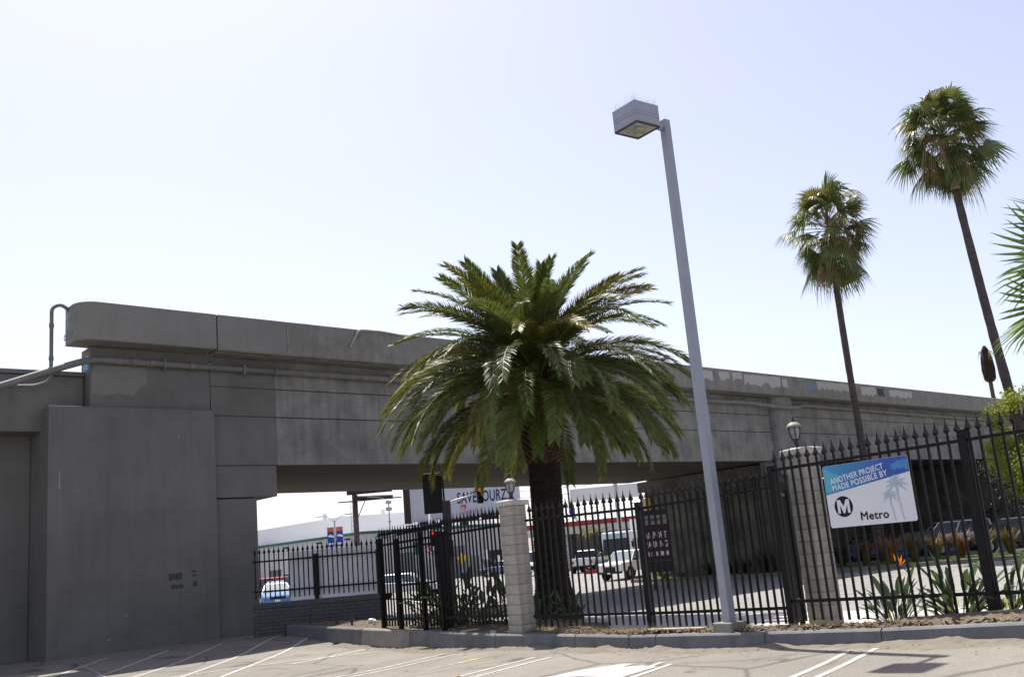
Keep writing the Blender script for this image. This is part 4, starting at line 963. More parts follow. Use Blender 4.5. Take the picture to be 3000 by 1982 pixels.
# close fan palm whose leaves reach in from the right
nfm = [fan_mesh(.9, 1.15, 80 + i, [M['fan_near'], M['rachis']], 105, 26, .12 + .1 * i, .42, .12) for i in range(3)]
NP = Vector((10.0, 16.2, 0)); t = thing('fan_palm', 'bright green fan palm leaves reaching in from the right edge', 'palm tree', NP)
kk = MB(); kk.tube([(0, 0, -.3), (0, 0, 2.5), (0, 0, 5.0)], [.28, .22, .2], 12); kk.build('trunk', M['ftrunk'], t)
r_ = random.Random(12)
for az, el, ro in [(180, -8, 1.25), (186, -34, 1.0), (178, -62, .9), (176, 50, 1.2), (200, 22, .5), (164, 68, -.9), (230, 10, 0), (270, 20, .4), (310, 0, 0), (0, 20, 0), (45, 10, 0), (90, 30, .3), (130, -10, 0), (240, 60, 0), (60, 65, 0), (150, 70, .2), (300, -30, 0)]:
    place_leaf(r_.choice(nfm), t, Vector((0, 0, 5.1)), R(az), R(el), ro, r_.uniform(1.0, 1.12))

def leafy_tree(name, label, base, h, rx, rz, seed, ncl, nleaf, m, cat='tree', zc=.62):
    t = thing(name, label, cat, base); r = random.Random(seed); C = Vector((0, 0, h * zc)); cl = []
    for i in range(ncl):
        while True:
            v = Vector((r.uniform(-1, 1), r.uniform(-1, 1), r.uniform(-1, 1)))
            if .35 < v.length < 1: break
        cl.append(C + Vector((v.x * rx, v.y * rx, v.z * rz)))
    kk = MB(); kk.tube([(0, 0, -.3), (.1, 0, h * .2), (0, .1, h * .45)], [.17, .13, .1], 8)
    for c in cl[::2]: kk.tube([(0, .05, h * .35), tuple(c.lerp(Vector((0, 0, h * .4)), .55) + Vector((0, 0, .2))), tuple(c)], [.06, .035, .012], 5)
    kk.build('trunk', M['tbark'], t)
    kk = MB()
    for c in cl:
        rr = r.uniform(.35, .7) * rx * .42
        for i in range(nleaf):
            v = Vector((r.gauss(0, 1), r.gauss(0, 1), r.gauss(0, .75))) * rr * .55; p = c + v; s_ = r.uniform(.05, .1)
            a = Vector((r.gauss(0, 1), r.gauss(0, 1), r.gauss(0, 1))).normalized(); b = a.orthogonal().normalized(); q = a.cross(b)
            o = len(kk.v); kk.v += [tuple(p - b * s_), tuple(p + q * s_ * .45), tuple(p + b * s_), tuple(p - q * s_ * .45)]; kk.f.append((o, o+1, o+2, o+3)); kk.mi.append(0)
    kk.build('crown', m, t); return t
leafy_tree('leafy_tree', 'yellow green leafy tree at the right edge under the end of the overpass', (23.5, 46.0, -.3), 7.9, 2.1, 2.9, 4, 60, 300, M['tleaf'])
leafy_tree('dark_shrub', 'dark green shrub in the shade behind the parked cars at right', (28.5, 60.0, 0), 4.2, 3.2, 2.0, 6, 30, 200, M['darkplant'], 'shrub')

def paddle_mesh(seed, m, hgt, lean, bl, bw_):
    r = random.Random(seed); kk = MB(); pts = []
    for i in range(6):
        u = i / 5; pts.append(Vector((lean * u ** 1.6, 0, hgt * u)))
    kk.tube(pts, [.013, .012, .011, .009, .008, .006], 4)
    tdir = (pts[-1] - pts[-2]).normalized(); p = pts[-1]; prev = None; n = 7; bend = r.uniform(-.1, .6)
    for i in range(n + 1):
        u = i / n; w = bw_ * math.sin(math.pi * min(1, u * .92 + .08)) ** .8 if i < n else .0
        ang = math.atan2(tdir.z, tdir.x) - bend * u * .9
        if i: p = p + Vector((math.cos(ang), 0, math.sin(ang))) * bl / n
        nrm = Vector((-math.sin(ang), 0, math.cos(ang)))
        o = len(kk.v); kk.v += [tuple(p + Vector((0, -w, 0)) + nrm * w * .45), tuple(p), tuple(p + Vector((0, w, 0)) + nrm * w * .45)]
        if prev is not None: kk.f += [(prev, o, o+1, prev+1), (prev+1, o+1, o+2, prev+2)]; kk.mi += [0, 0]
        prev = o
    return kk.mesh('leaf', m)
pad = [paddle_mesh(i, M['bop'], h, l, bl, bw_) for i, (h, l, bl, bw_) in enumerate([(.62, .14, .46, .062), (.5, .3, .42, .06), (.36, .42, .4, .06), (.72, .22, .48, .065), (.25, .38, .34, .05), (.5, .5, .42, .058), (.42, .18, .42, .06), (.3, .28, .4, .055)])]
pady = [paddle_mesh(40 + i, M['bop_y'], h, l, .3, .055) for i, (h, l) in enumerate([(.2, .25), (.3, .18)])]
def paddle_plant(label, x, y, z, n, sc, seed, flower=False, grp=None):
    t = thing('bird_of_paradise', label, 'plant', (x, y, z), 0, grp); r = random.Random(seed)
    for i in range(n):
        me = r.choice(pad) if r.random() < .9 else r.choice(pady); a = i * 2.39996 + r.uniform(-.4, .4); s_ = sc * r.uniform(.75, 1.15)
        o = obj('leaf', me, t, (.07 * math.cos(a), .07 * math.sin(a), -.03), (r.uniform(-.12, .12), r.uniform(-.1, .15), a)); o.scale = (s_, s_, s_)
    if flower:
        kk = MB(); kk.tube(rounded([(0, 0, 0), (.22, 0, .55), (.3, 0, .84), (.2, 0, .92)], .12, 4), .008, 6); st_ = kk.build('flower_stem', M['bop'], t)
        kk = MB(); kk.tube([(.22, 0, .91), (.1, 0, .94), (-.04, 0, .96)], [.02, .016, .002], 6); fl_ = kk.build('flower_beak', M['bop_b'], t)
        for dx, dz in ((-.07, .2), (.0, .2), (.07, .17), (.11, .1), (-.02, .17)):
            kk = MB(); b = Vector((.17, 0, .93)); e = b + Vector((dx, random.uniform(-.05, .05), dz)); md = b.lerp(e, .55); w = .025
            kk.v = [tuple(b), tuple(md + Vector((w, .012, 0))), tuple(e), tuple(md + Vector((-w, -.012, 0)))]; kk.f = [(0, 1, 2, 3)]; kk.mi = [0]; kk.build('petal', M['bop_f'], fl_)
    return t
paddle_plant('bird of paradise plant with one orange flower below the blue and white sign', 5.42, 15.75, .06, 44, .78, 1, True)
paddle_plant('large bird of paradise clump left of the right fence post', 6.02, 14.85, .12, 60, .92, 2)
paddle_plant('smaller bird of paradise clump right of the right fence post', 6.55, 14.5, .12, 42, .8, 3)
fillers = ['leafy dark clump behind the slanting fence nearest the low wall', 'leafy clump behind the slanting fence, second from the low wall', 'leafy clump with a bright leaf in the middle of the slanting fence',
           'leafy clump behind the slanting fence, second from the left pillar', 'leafy clump behind the slanting fence beside the left pillar', 'low leafy clump between the left pillar and the palm trunk', 'low leafy clump at the foot of the palm trunk']
for i, (x, y, sc, n) in enumerate([(-2.85, 26.2, 1.0, 18), (-2.35, 25.4, 1.1, 22), (-1.8, 24.7, 1.15, 26), (-1.25, 23.9, 1.1, 24), (-.65, 23.1, 1.1, 24), (.05, 22.3, .7, 18), (.75, 22.9, .65, 16)]):
    paddle_plant(fillers[i], x, y, bedz(x, y) - .02, n, sc, 60 + i)

def blade_clump(name, label, x, y, z, n, h, m, seed, cat='plant', spread=.55, w=.025):
    t = thing(name, label, cat, (x, y, z)); r = random.Random(seed); kk = MB()
    for i in range(n):
        a = r.uniform(0, 6.28); l = h * r.uniform(.6, 1.1); ln = r.uniform(.1, spread) * l; d = Vector((math.cos(a), math.sin(a), 0)); s_ = Vector((-d.y, d.x, 0)) * w * r.uniform(.6, 1.1)
        b = d * r.uniform(0, .15); p1 = b + d * ln * .35 + Vector((0, 0, l * .6)); p2 = b + d * ln + Vector((0, 0, l * r.uniform(.8, 1.0)))
        o = len(kk.v); kk.v += [tuple(b - s_), tuple(b + s_), tuple(p1 + s_), tuple(p1 - s_), tuple(p2)]; kk.f += [(o, o+1, o+2, o+3), (o+3, o+2, o+4)]; kk.mi += [0, 0]
    kk.build('blades', m, t); return t

# ================================================================ FAR SIDE OF THE STREET
FK = [(5.6, 60.0), (6.5, 58.2), (12.6, 52.4), (15.2, 50.4), (18.6, 49.6), (23.0, 48.3), (33.0, 45.4)]
isl = MB(); back = [(7.0, 60.6), (7.9, 60.0), (14.6, 54.6), (17.5, 54.0), (20.0, 53.6), (24.5, 52.2), (35, 49)]
n = len(FK)
isl.v = [(x, y, gz(x, y) + .15) for x, y in FK] + [(x, y, gz(x, y) + .2) for x, y in back]
isl.f = [(i, i + 1, n + i + 1, n + i) for i in range(n - 1)]; isl.mi = [0] * (n - 1)
structure(isl.build('grass_verge', M['grassbase']))
fkb = thing('street_kerb', 'low concrete kerb along the grass strip across the street', 'kerb')
for a, b in zip(FK, FK[1:]):
    va = Vector((*a, gz(*a))); vb = Vector((*b, gz(*b))); t = (vb - va).normalized(); nr = Vector((-t.y, t.x, 0)); L = (vb - va).length; m_ = max(1, int(L / 3))
    for i in range(m_):
        p, q = va.lerp(vb, (i + .004) / m_), va.lerp(vb, (i + .996) / m_); kk = MB(); up = Vector((0, 0, .2)); dn = Vector((0, 0, -.2))
        kk.hexa([p + dn, q + dn, q + nr * .18 + dn, p + nr * .18 + dn, p + nr * .02 + up, q + nr * .02 + up, q + nr * .18 + up, p + nr * .18 + up]); kk.build('kerb_block', M['farkerb'], fkb, bevel=.02)
# tufts of lawn
kk = MB(); r_ = random.Random(2)
for i in range(7000):
    f = r_.uniform(1.2, 5.9); j = int(f); u = f - j; g = r_.random() ** .8
    x = lerp(lerp(FK[j][0], FK[j+1][0], u), lerp(back[j][0], back[j+1][0], u), .08 + g * .9); y = lerp(lerp(FK[j][1], FK[j+1][1], u), lerp(back[j][1], back[j+1][1], u), .08 + g * .9)
    z = gz(x, y) + .15; h = r_.uniform(.05, .16); a = r_.uniform(0, 6.28); w = .012; dx, dy = math.cos(a) * w, math.sin(a) * w; lx, ly = r_.uniform(-.05, .05), r_.uniform(-.05, .05)
    o = len(kk.v); kk.v += [(x - dx, y - dy, z), (x + dx, y + dy, z), (x + lx, y + ly, z + h)]; kk.f.append((o, o+1, o+2)); kk.mi.append(0)
go = kk.build('lawn_grass', M['grass']); go['kind'] = 'stuff'; go['label'] = 'strip of short bright lawn across the street'; go['category'] = 'grass'
spots = [(14.6, 53.3), (15.9, 52.9), (17.0, 52.4), (18.2, 52.2), (19.3, 51.9), (20.4, 51.9), (21.5, 51.5), (22.6, 51.2), (23.7, 50.9), (24.9, 50.6), (26.1, 50.1)]
words = ['leftmost flax clump in the shade right of the right pillar', 'dark flax clump, second from the right pillar', 'bronze flax clump right of the short fan palm trunk', 'rusty flax clump below the sign corner', 'bronze flax clump with tall blades below the white car',
         'wide bronze flax clump in front of the white car', 'yellow bronze flax clump in front of the dark car', 'bronze flax clump left of the right fence post', 'flax clump just right of the right fence post', 'second flax clump right of the right fence post', 'rightmost flax clump along the grass strip']
for i, (x, y) in enumerate(spots):
    blade_clump('flax_clump', words[i], x, y, gz(x, y) + .18, 150, 1.45 if i > 1 else 1.2, M['flax_r'] if i in (3, 6) else (M['darkplant'] if i < 2 else M['flax']), 90 + i, spread=.8, w=.03)
for i, (s_, t_) in enumerate([(36.6, 1.2), (36.7, 2.2), (36.5, 3.2), (36.8, 4.4), (36.8, 6.0)]):
    x, y, _ = bw(s_, t_); blade_clump('shade_plant', ['dark weedy plant at the foot of the pier wall behind the gate post', 'second dark plant along the pier wall from the right', 'third dark plant along the pier wall from the right', 'fourth dark plant along the pier wall from the right', 'leftmost dark plant along the pier wall'][i], x, y, gz(x, y) + .1, 60, 1.5 if i < 2 else 1.0, M['darkplant'], 130 + i, spread=1.1)
for i, (x, y) in enumerate([(7.4, 57.9), (8.2, 57.0)]):
    blade_clump('weed_tuft', ['small green weeds left of the corner guard by the parking sign', 'small green weeds right below the parking sign'][i], x, y, gz(x, y) + .16, 80, .4, M['grass'], 150 + i, spread=1.2)

# weeds, mulch and litter in the near bed
r_ = random.Random(9)
kk = MB()
for i in range(2600):
    f = r_.uniform(0.6, 10.6); p = along(K, f); q = along(OUT, f); g = r_.random() * .75 + .1
    x, y = lerp(p[0], q[0], g), lerp(p[1], q[1], g); 
    if f < 4 and r_.random() < .5: continue
    z = p[2] + .03 + .035 * r_.random() - sstep(.45, 1, g) * .15; a = r_.uniform(0, 6.28); l = r_.uniform(.03, .1); w = r_.uniform(.006, .016); d = Vector((math.cos(a), math.sin(a), r_.uniform(-.3, .4))) * l; s_ = Vector((-math.sin(a), math.cos(a), 0)) * w
    c = Vector((x, y, z)); o = len(kk.v); kk.v += [tuple(c - d - s_), tuple(c - d + s_), tuple(c + d + s_), tuple(c + d - s_), tuple(c + Vector((0, 0, w)))]
    kk.f += [(o, o+1, o+4), (o+1, o+2, o+4), (o+2, o+3, o+4), (o+3, o, o+4)]; kk.mi += [0] * 4
mo = kk.build('mulch_chips', M['mulch']); mo['kind'] = 'stuff'; mo['label'] = 'dry brown mulch and leaf scraps covering the bed behind the kerb'; mo['category'] = 'mulch'
kk = MB()
for i in range(150):
    f = r_.uniform(2.2, 9.3); p = along(K, f); q = along(OUT, f); g = r_.uniform(.12, .5); x, y = lerp(p[0], q[0], g), lerp(p[1], q[1], g)
    for j in range(7):
        a = r_.uniform(0, 6.28); h = r_.uniform(.05, .2); d = Vector((math.cos(a), math.sin(a), 0)); b = Vector((x, y, p[2])) + d * .02; s_ = Vector((-d.y, d.x, 0)) * .004
        o = len(kk.v); kk.v += [tuple(b - s_), tuple(b + s_), tuple(b + d * h * .5 + Vector((0, 0, h)))]; kk.f.append((o, o+1, o+2)); kk.mi.append(0)
wo_ = kk.build('bed_weeds', M['weed']); wo_['kind'] = 'stuff'; wo_['label'] = 'thin dry weeds sprouting along the fence foot'; wo_['category'] = 'weeds'
kk = MB()
for i in range(420):
    x = r_.uniform(-8, 6); y = yk(x) - abs(r_.gauss(0, .9)) - .1; l = r_.uniform(.012, .035); a = r_.uniform(0, 6.28); z = lotz(x, y) + .012
    dx, dy = math.cos(a) * l, math.sin(a) * l; o = len(kk.v); kk.v += [(x - dx, y - dy, z), (x + dy * .6, y - dx * .6, z + .004), (x + dx, y + dy, z + l * .4), (x - dy * .6, y + dx * .6, z + .004)]; kk.f.append((o, o+1, o+2, o+3)); kk.mi.append(0)
lo = kk.build('leaf_scraps', M['weed']); lo['kind'] = 'stuff'; lo['label'] = 'scattered dry leaf scraps on the asphalt near the kerb'; lo['category'] = 'leaves'
def crumple(name, label, x, y, z, s_, m, cat, seed):
    r = random.Random(seed); bm_ = bmesh.new(); bmesh.ops.create_icosphere(bm_, subdivisions=2, radius=s_)
    for v in bm_.verts: v.co *= r.uniform(.55, 1.2); v.co.z *= .55
    me = bpy.data.meshes.new(name); bm_.to_mesh(me); bm_.free(); me.materials.append(m); o = obj(name, me, None, (x, y, z + s_ * .3)); return tag(o, label, cat)
crumple('crumpled_paper', 'crumpled white paper in the bed at the foot of the slanting fence', -4.5, 28.0, bedz(-4.5, 28.0), .13, M['litter'], 'litter', 1)
crumple('crumpled_cup', 'flattened white cup lying in the bed midway along the slanting fence', -3.1, 25.5, bedz(-3.1, 25.5), .11, M['litter'], 'litter', 2)
crumple('small_stone', 'pale stone lying in front of the left block pillar', -.95, 21.6, bedz(-.95, 21.6), .07, M['cap'], 'stone', 3)
crumple('small_stone', 'pale stone on the kerb edge below the right pillar', 4.45, 15.6, .22, .05, M['cap'], 'stone', 4)
t = thing('dry_weed_tuft', 'dry straw tuft lying on the double bay lines', 'weed', (-1.35, 16.75, lotz(-1.35, 16.75))); kk = MB()
for i in range(90):
    a = r_.uniform(0, 6.28); h = r_.uniform(.03, .12); d = Vector((math.cos(a), math.sin(a), r_.uniform(.1, 1))).normalized() * h; s_ = Vector((-math.sin(a), math.cos(a), 0)) * .004
    kk.v += [tuple(-s_), tuple(s_), tuple(d)]; o = len(kk.v) - 3; kk.f.append((o, o+1, o+2)); kk.mi.append(0)
kk.build('straw', M['weed'], t)
o = bx('scrap_board', (-.55, -.08, 0), (.55, .08, .025), M['wood'], None, loc=(2.35, 17.75, .2), rot=R(-38)); tag(o, 'pale scrap board lying in the bed left of the lamp post footing', 'board')

# ================================================================ VEHICLES
def car(label, x, y, rot, col, style='sedan', cat='car', z=None, glass='carglass', name='parked_car', lights=True, plate=True, two=None):
    z = gz(x, y) + .05 - .05 if z is None else z
    t = thing(name, label, cat, (x, y, z), R(rot)); pm = paint('car_paint', col)
    S = {'sedan': dict(L=4.75, W=1.82, zb=.3, hood=.92, belt=.98, roof=1.46, prof=[(2.37,.42),(2.36,.66),(2.22,.78),(1.15,.93),(-1.5,1.0),(-2.25,.98),(-2.37,.8),(-2.36,.4)], base=(1.25,-1.75), top=(.45,-1.05), wh=.33, wx=(1.45,-1.4)),
         'suv': dict(L=4.85, W=1.92, zb=.38, belt=1.12, roof=1.82, prof=[(2.42,.5),(2.42,.85),(2.3,1.0),(1.3,1.1),(-2.2,1.14),(-2.42,1.1),(-2.43,.5)], base=(1.35,-2.38), top=(.65,-2.2), wh=.38, wx=(1.5,-1.45)),
         'van': dict(L=5.3, W=1.98, zb=.38, belt=1.15, roof=2.05, prof=[(2.65,.45),(2.65,.9),(2.5,1.05),(1.9,1.15),(-2.6,1.15),(-2.65,.5)], base=(1.95,-2.62), top=(1.1,-2.55), wh=.36, wx=(1.75,-1.55)),
         'pickup': dict(L=5.2, W=1.9, zb=.42, belt=1.14, roof=1.76, prof=[(2.6,.5),(2.6,.9),(2.5,1.05),(1.2,1.13),(-2.55,1.15),(-2.6,.55)], base=(1.3,-.75), top=(.65,-.5), wh=.38, wx=(1.65,-1.55))}[style]
    W = S['W'] / 2; P = S['prof']; cx_ = 0; cz_ = sum(p[1] for p in P) / len(P)
    kk = MB(); ysl = [(-W, .94), (-W + .1, 1.0), (0, 1.012), (W - .1, 1.0), (W, .94)]; n = len(P)
    for yy, sc in ysl: kk.v += [(px * (1 if sc >= 1 else .975), yy, S['zb'] + (pz - S['zb']) * sc) for px, pz in P]
    for i in range(len(ysl) - 1):
        for j in range(n): kk.f.append((i*n+j, i*n+(j+1) % n, (i+1)*n+(j+1) % n, (i+1)*n+j)); kk.mi.append(0)
    kk.f.append(tuple(range(n-1, -1, -1))); kk.f.append(tuple((len(ysl)-1)*n+j for j in range(n))); kk.mi += [0, 0]
    body = kk.build('body', pm, t, bevel=.05, smooth=False)
    b0, b1 = S['base']; t0, t1 = S['top']; zb_, zt_ = S['belt'] - .06, S['roof']; wb_, wt = W * .93, W * (.72 if style == 'sedan' else .8)
    kk = MB(); kk.hexa([(b1,-wb_,zb_),(b0,-wb_,zb_),(b0,wb_,zb_),(b1,wb_,zb_),(t1,-wt,zt_-.05),(t0,-wt,zt_-.05),(t0,wt,zt_-.05),(t1,wt,zt_-.05)])
    kk.build('cabin_glass', M[glass], t, bevel=.03)
    kk = MB(); kk.hexa([(t1-.06,-wt-.02,zt_-.075),(t0+.06,-wt-.02,zt_-.075),(t0+.06,wt+.02,zt_-.075),(t1-.06,wt+.02,zt_-.075),(t1+.1,-wt+.12,zt_),(t0-.1,-wt+.12,zt_),(t0-.1,wt-.12,zt_),(t1+.1,wt-.12,zt_)])
    kk.build('roof', paint('roof_paint', two) if two else pm, t, bevel=.03)
    mids = {'sedan': (.35,), 'suv': (.42, .72), 'van': (.35, .68), 'pickup': (.5,)}[style]
    for f in (0.0,) + mids + (1.0,):
        xb, xt = lerp(b0, b1, f), lerp(t0, t1, f)
        for s_ in (-1, 1):
            kk = MB(); w = .045 if f in (0, 1) else .04
            kk.hexa([(xb-w, s_*(wb_-.02), zb_), (xb+w, s_*(wb_-.02), zb_), (xb+w, s_*(wb_+.015), zb_), (xb-w, s_*(wb_+.015), zb_), (xt-w, s_*(wt-.02), zt_-.06), (xt+w, s_*(wt-.02), zt_-.06), (xt+w, s_*(wt+.015), zt_-.06), (xt-w, s_*(wt+.015), zt_-.06)])
            kk.build('pillar', pm, t)
    for wx in S['wx']:
        for s_ in (-1, 1):
            r = S['wh']; kk = MB(); kk.tube([(0, -.11, 0), (0, -.09, 0), (0, .09, 0), (0, .11, 0)], [r - .04, r, r, r - .04], 20); w_ = kk.build('wheel', M['tyre'], t, loc=(wx, s_ * (W - .1), r))
            kk = MB(); kk.tube([(0, s_ * .1, 0), (0, s_ * .118, 0)], [r * .64, r * .58], 16); kk.build('rim', M['rim'], w_)
            kk = MB(); kk.tube([(0, s_ * (W - .03), 0), (0, s_ * (W + .004), 0)], r + .07, 20); kk.build('wheel_arch', M['plastic'], body, loc=(wx, 0, r))
    f = P[0][0]; rb = P[-1][0]
    for s_ in (-1, 1):
        bx('headlight', (f - .22, s_ * (W - .33) - .2, .62 if style == 'sedan' else .78), (f + .015, s_ * (W - .33) + .2, .76 if style == 'sedan' else .95), M['headlight'], t, bevel=.03)
        bx('tail_light', (rb - .012, s_ * (W - .2) - .12, .72), (rb + .2, s_ * (W - .2) + .12, .95), M['taillight'], t, bevel=.02)
        bx('mirror', (b0 - .35, s_ * (W + .1) - .1, S['belt'] - .02), (b0 - .2, s_ * (W + .1) + .1, S['belt'] + .13), M['plastic'] if style == 'pickup' else pm, t, bevel=.02)
    bx('grille', (f - .05, -.42, .52), (f + .02, .42, .82 if style != 'sedan' else .68), M['plastic'], t, bevel=.02)
    bx('front_bumper', (f - .12, -W + .08, S['zb'] - .02), (f + .05, W - .08, .52), M['plastic'] if style in ('pickup', 'suv') else pm, t, bevel=.04)
    bx('rear_bumper', (rb - .05, -W + .08, S['zb']), (rb + .12, W - .08, .56), M['plastic'] if style in ('pickup',) else pm, t, bevel=.04)
    if plate:
        bx('licence_plate', (f + .051, -.16, .38), (f + .06, .16, .49), M['signwhite'], t); bx('licence_plate', (rb - .06, -.16, .6), (rb - .051, .16, .71), M['signwhite'], t)
    if style == 'pickup':
        bx('cargo_bed', (-2.5, -W + .12, 1.151), (-.85, W - .12, 1.156), M['plastic'], t)
    return t
car('blue car with white roof facing the camera behind the short fence', -15.9, 63.0, -74, (.07, .2, .5), 'sedan', z=-.05, glass='carglass_l', two=(.8, .8, .82))
bx('roof_box', (-.3, -.5, 1.47), (.2, .5, 1.55), M['white'], [o for o in bpy.data.objects if o.name.startswith('parked_car') and o.parent is None][-1], bevel=.03)
car('red sport utility car parked behind the blue car', -19.2, 76.0, -32, (.45, .03, .05), 'suv', z=-.05)
car('grey car half hidden by the abutment beside the red car', -22.0, 74.0, -70, (.35, .36, .38), 'sedan', z=-.05)
car('dark van parked behind the red car at the white panel', -19.4, 90, -25, (.03, .03, .035), 'van', 'van', z=-.05)
car('white car seen through the slanting fence beside the low wall', -7.6, 60.0, -8, (.72, .74, .76), 'sedan', glass='carglass_l')
car('dark blue car driving past the warehouse left of the left pillar', -2.9, 101.0, 168, (.05, .07, .17), 'sedan')
car('white pickup truck facing the camera beside the parking sign', 6.3, 66.0, -126, (.78, .78, .77), 'pickup', 'truck', glass='carglass_l', name='pickup_truck')
car('white pickup truck seen from behind right of the palm trunk', 4.55, 84.0, 76, (.74, .74, .73), 'pickup', 'truck', name='pickup_truck')
car('pale car parked behind the white pickup under the canopy', 6.6, 91, 170, (.6, .64, .68), 'sedan')
car('pale van left of the palm trunk seen beside the pillar', .35, 88, -100, (.68, .7, .7), 'van', 'van')
car('white sport utility car parked under the overpass behind the sign', 25.3, 62.0, 170, (.72, .73, .76), 'suv')
car('shiny dark car parked in front of the white one near the right fence post', 26.6, 56.5, 165, (.02, .021, .027), 'suv')
car('silver car behind the dark car at the right edge', 30.8, 60.5, 168, (.5, .51, .53), 'suv')
car('dark blue car with red tail lights parked below the sign', 20.3, 62.0, 62, (.07, .09, .16), 'sedan')
car('dark car parked left of the white car under the overpass', 22.4, 60.0, 160, (.03, .032, .04), 'sedan')
# shuttle bus
t = thing('shuttle_bus', 'white and blue shuttle bus behind the parking sign post', 'bus', (8.0, 86.0, 0), R(-112)); Wb = 1.2
kk = MB(); kk.hexa([(-5.5,-Wb,.35),(3.2,-Wb,.35),(3.2,Wb,.35),(-5.5,Wb,.35),(-5.5,-Wb,2.95),(2.7,-Wb,2.95),(2.7,Wb,2.95),(-5.5,Wb,2.95)]); body = kk.build('body', paint('bus_white', (.75, .76, .77)), t, bevel=.12)
kk = MB(); kk.hexa([(-5.4,-Wb-.004,.36),(3.215,-Wb-.004,.36),(3.215,Wb+.004,.36),(-5.4,Wb+.004,.36),(-5.4,-Wb-.004,.95),(3.1,-Wb-.004,.95),(3.1,Wb+.004,.95),(-5.4,Wb+.004,.95)]); kk.build('blue_skirt', paint('bus_blue', (.03, .12, .45)), t, bevel=.05)
kk = MB(); kk.hexa([(3.0,-1.05,1.1),(3.13,-1.05,1.1),(3.13,1.05,1.1),(3.0,1.05,1.1),(2.7,-1.05,2.4),(2.86,-1.05,2.4),(2.86,1.05,2.4),(2.7,1.05,2.4)]); kk.build('windscreen', M['carglass'], t, bevel=.03)
bx('destination_sign', (2.72, -.8, 2.5), (2.83, .8, 2.8), M['teal'], t, bevel=.02)
for s_ in (-1, 1):
    for i in range(5): bx('side_window', (-4.6 + i * 1.35, s_ * (Wb + .002) - .005, 1.4), (-3.45 + i * 1.35, s_ * (Wb + .002) + .005, 2.3), M['carglass'], t)
    for wx in (2.1, -3.4):
        kk = MB(); kk.tube([(0, -.13, 0), (0, .13, 0)], .44, 18); kk.build('wheel', M['tyre'], t, loc=(wx, s_ * (Wb - .1), .44))
    bx('headlight', (3.18, s_ * .85 - .2, .75), (3.24, s_ * .85 + .2, .95), M['headlight'], t, bevel=.02)
    bx('mirror', (2.9, s_ * (Wb + .28) - .1, 1.6), (3.0, s_ * (Wb + .28) + .1, 2.1), M['plastic'], t, bevel=.02)
t = thing('box_truck', 'white and green box truck behind the shuttle bus', 'truck', (10.6, 91.0, 0), R(-105))
bx('cargo_box', (-3.5, -1.25, .9), (2.0, 1.25, 4.0), paint('truck_white', (.75, .75, .74)), t, bevel=.04); bx('green_panel', (-3.2, -1.262, 2.2), (1.6, 1.262, 3.1), paint('truck_green', (.08, .4, .06)), t)
bx('cab', (2.02, -1.1, .6), (3.6, 1.1, 2.7), paint('cab_white', (.75, .75, .74)), t, bevel=.12); bx('windscreen', (3.59, -1.0, 1.5), (3.63, 1.0, 2.4), M['carglass'], t)
for wx in (2.7, -2.3):
    for s_ in (-1, 1):
        kk = MB(); kk.tube([(0, -.14, 0), (0, .14, 0)], .46, 18); kk.build('wheel', M['tyre'], t, loc=(wx, s_, .46))

# ================================================================ PARKING SIGN, SIGNALS, BILLBOARDS
t = thing('parking_sign', 'tall dark red parking sign by the pier corner', 'sign', (5.5, 50.0, -.45), R(-6)); bw2, z0, z1 = 1.32, .78, 3.75
bx('cabinet', (0, 0, z0), (bw2, .3, z1), M['signdark'], t, bevel=.03)
bx('grey_panel', (.06, -.012, 3.05), (bw2 - .06, -.001, 3.5), M['signgrey'], t); bx('red_panel', (.06, -.012, 1.4), (bw2 - .06, -.001, 3.02), M['maroon'], t)
bx('lower_panel', (.06, -.012, z0 + .05), (bw2 - .06, -.001, 1.25), M['signdark'], t); bx('divider', (.06, -.02, 1.3), (bw2 - .06, -.013, 1.315), M['signgrey'], t)
for s_ in (.35, bw2 - .35): bx('leg', (s_ - .06, .09, -.2), (s_ + .06, .21, z0), M['darksteel'], t)
for body_, zz, m_, siz in (('AIRPORT', 2.4, 'signwhite', .42), ('PARKING', 1.96, 'signwhite', .42)):
    q = text('lettering', body_, siz, M[m_], t, (.1, -.018, zz), fat=0, bold=.02); w = max(v.co.x for v in q.data.vertices); q.scale = (1.1 / w, 1, 1)
q = text('lettering', '>>>WallyPark<<<', .2, M['ink'], t, (.1, -.018, 3.24), fat=.004); w = max(v.co.x for v in q.data.vertices); q.scale = (1.1 / w, 1, 1)
for i in range(5): bx('white_square', (.12 + i * .23, -.02, 1.55), (.27 + i * .23, -.013, 1.75), M['signwhite'], t, bevel=.01)

def signal_head(t, x, y, z, w, h, rot, lit=True, name='signal_head'):
    b = bx(name, (-w/2, -.12, -h/2), (w/2, .12, h/2), M['black'], t, bevel=.03, loc=(x, y, z), rot=rot)
    for i in range(3):
        zz = h/2 - h * (i + .5) / 3; kk = MB(); kk.tube([(0, -.12, zz), (0, -.135, zz)], w * .36, 16); kk.build('lens', M['redlamp'] if i == 0 and lit else M['black'], b)
        kk = MB(); kk.tube([(0, -.12, zz + .01), (0, -.3, zz - .0)], w * .4, 16, cap=False); kk.build('visor', M['black'], b)
    return b
sg1 = thing('traffic_signal', 'large dark traffic signal seen from behind under the palm fronds', 'traffic light', (-2.4, 30.0, -.2))
kk = MB(); kk.tube([(0, 0, -.2), (0, 0, 3.62)], [.12, .1], 14); kk.tube([(0, 0, 2.8), (0, 0, 3.66)], .135, 14); kk.build('pole', M['darksteel'], sg1)
bx('backplate', (-.67, .05, 3.32), (-.1, .1, 4.52), M['black'], sg1, bevel=.04); signal_head(sg1, -.385, .22, 3.92, .34, 1.05, R(180))
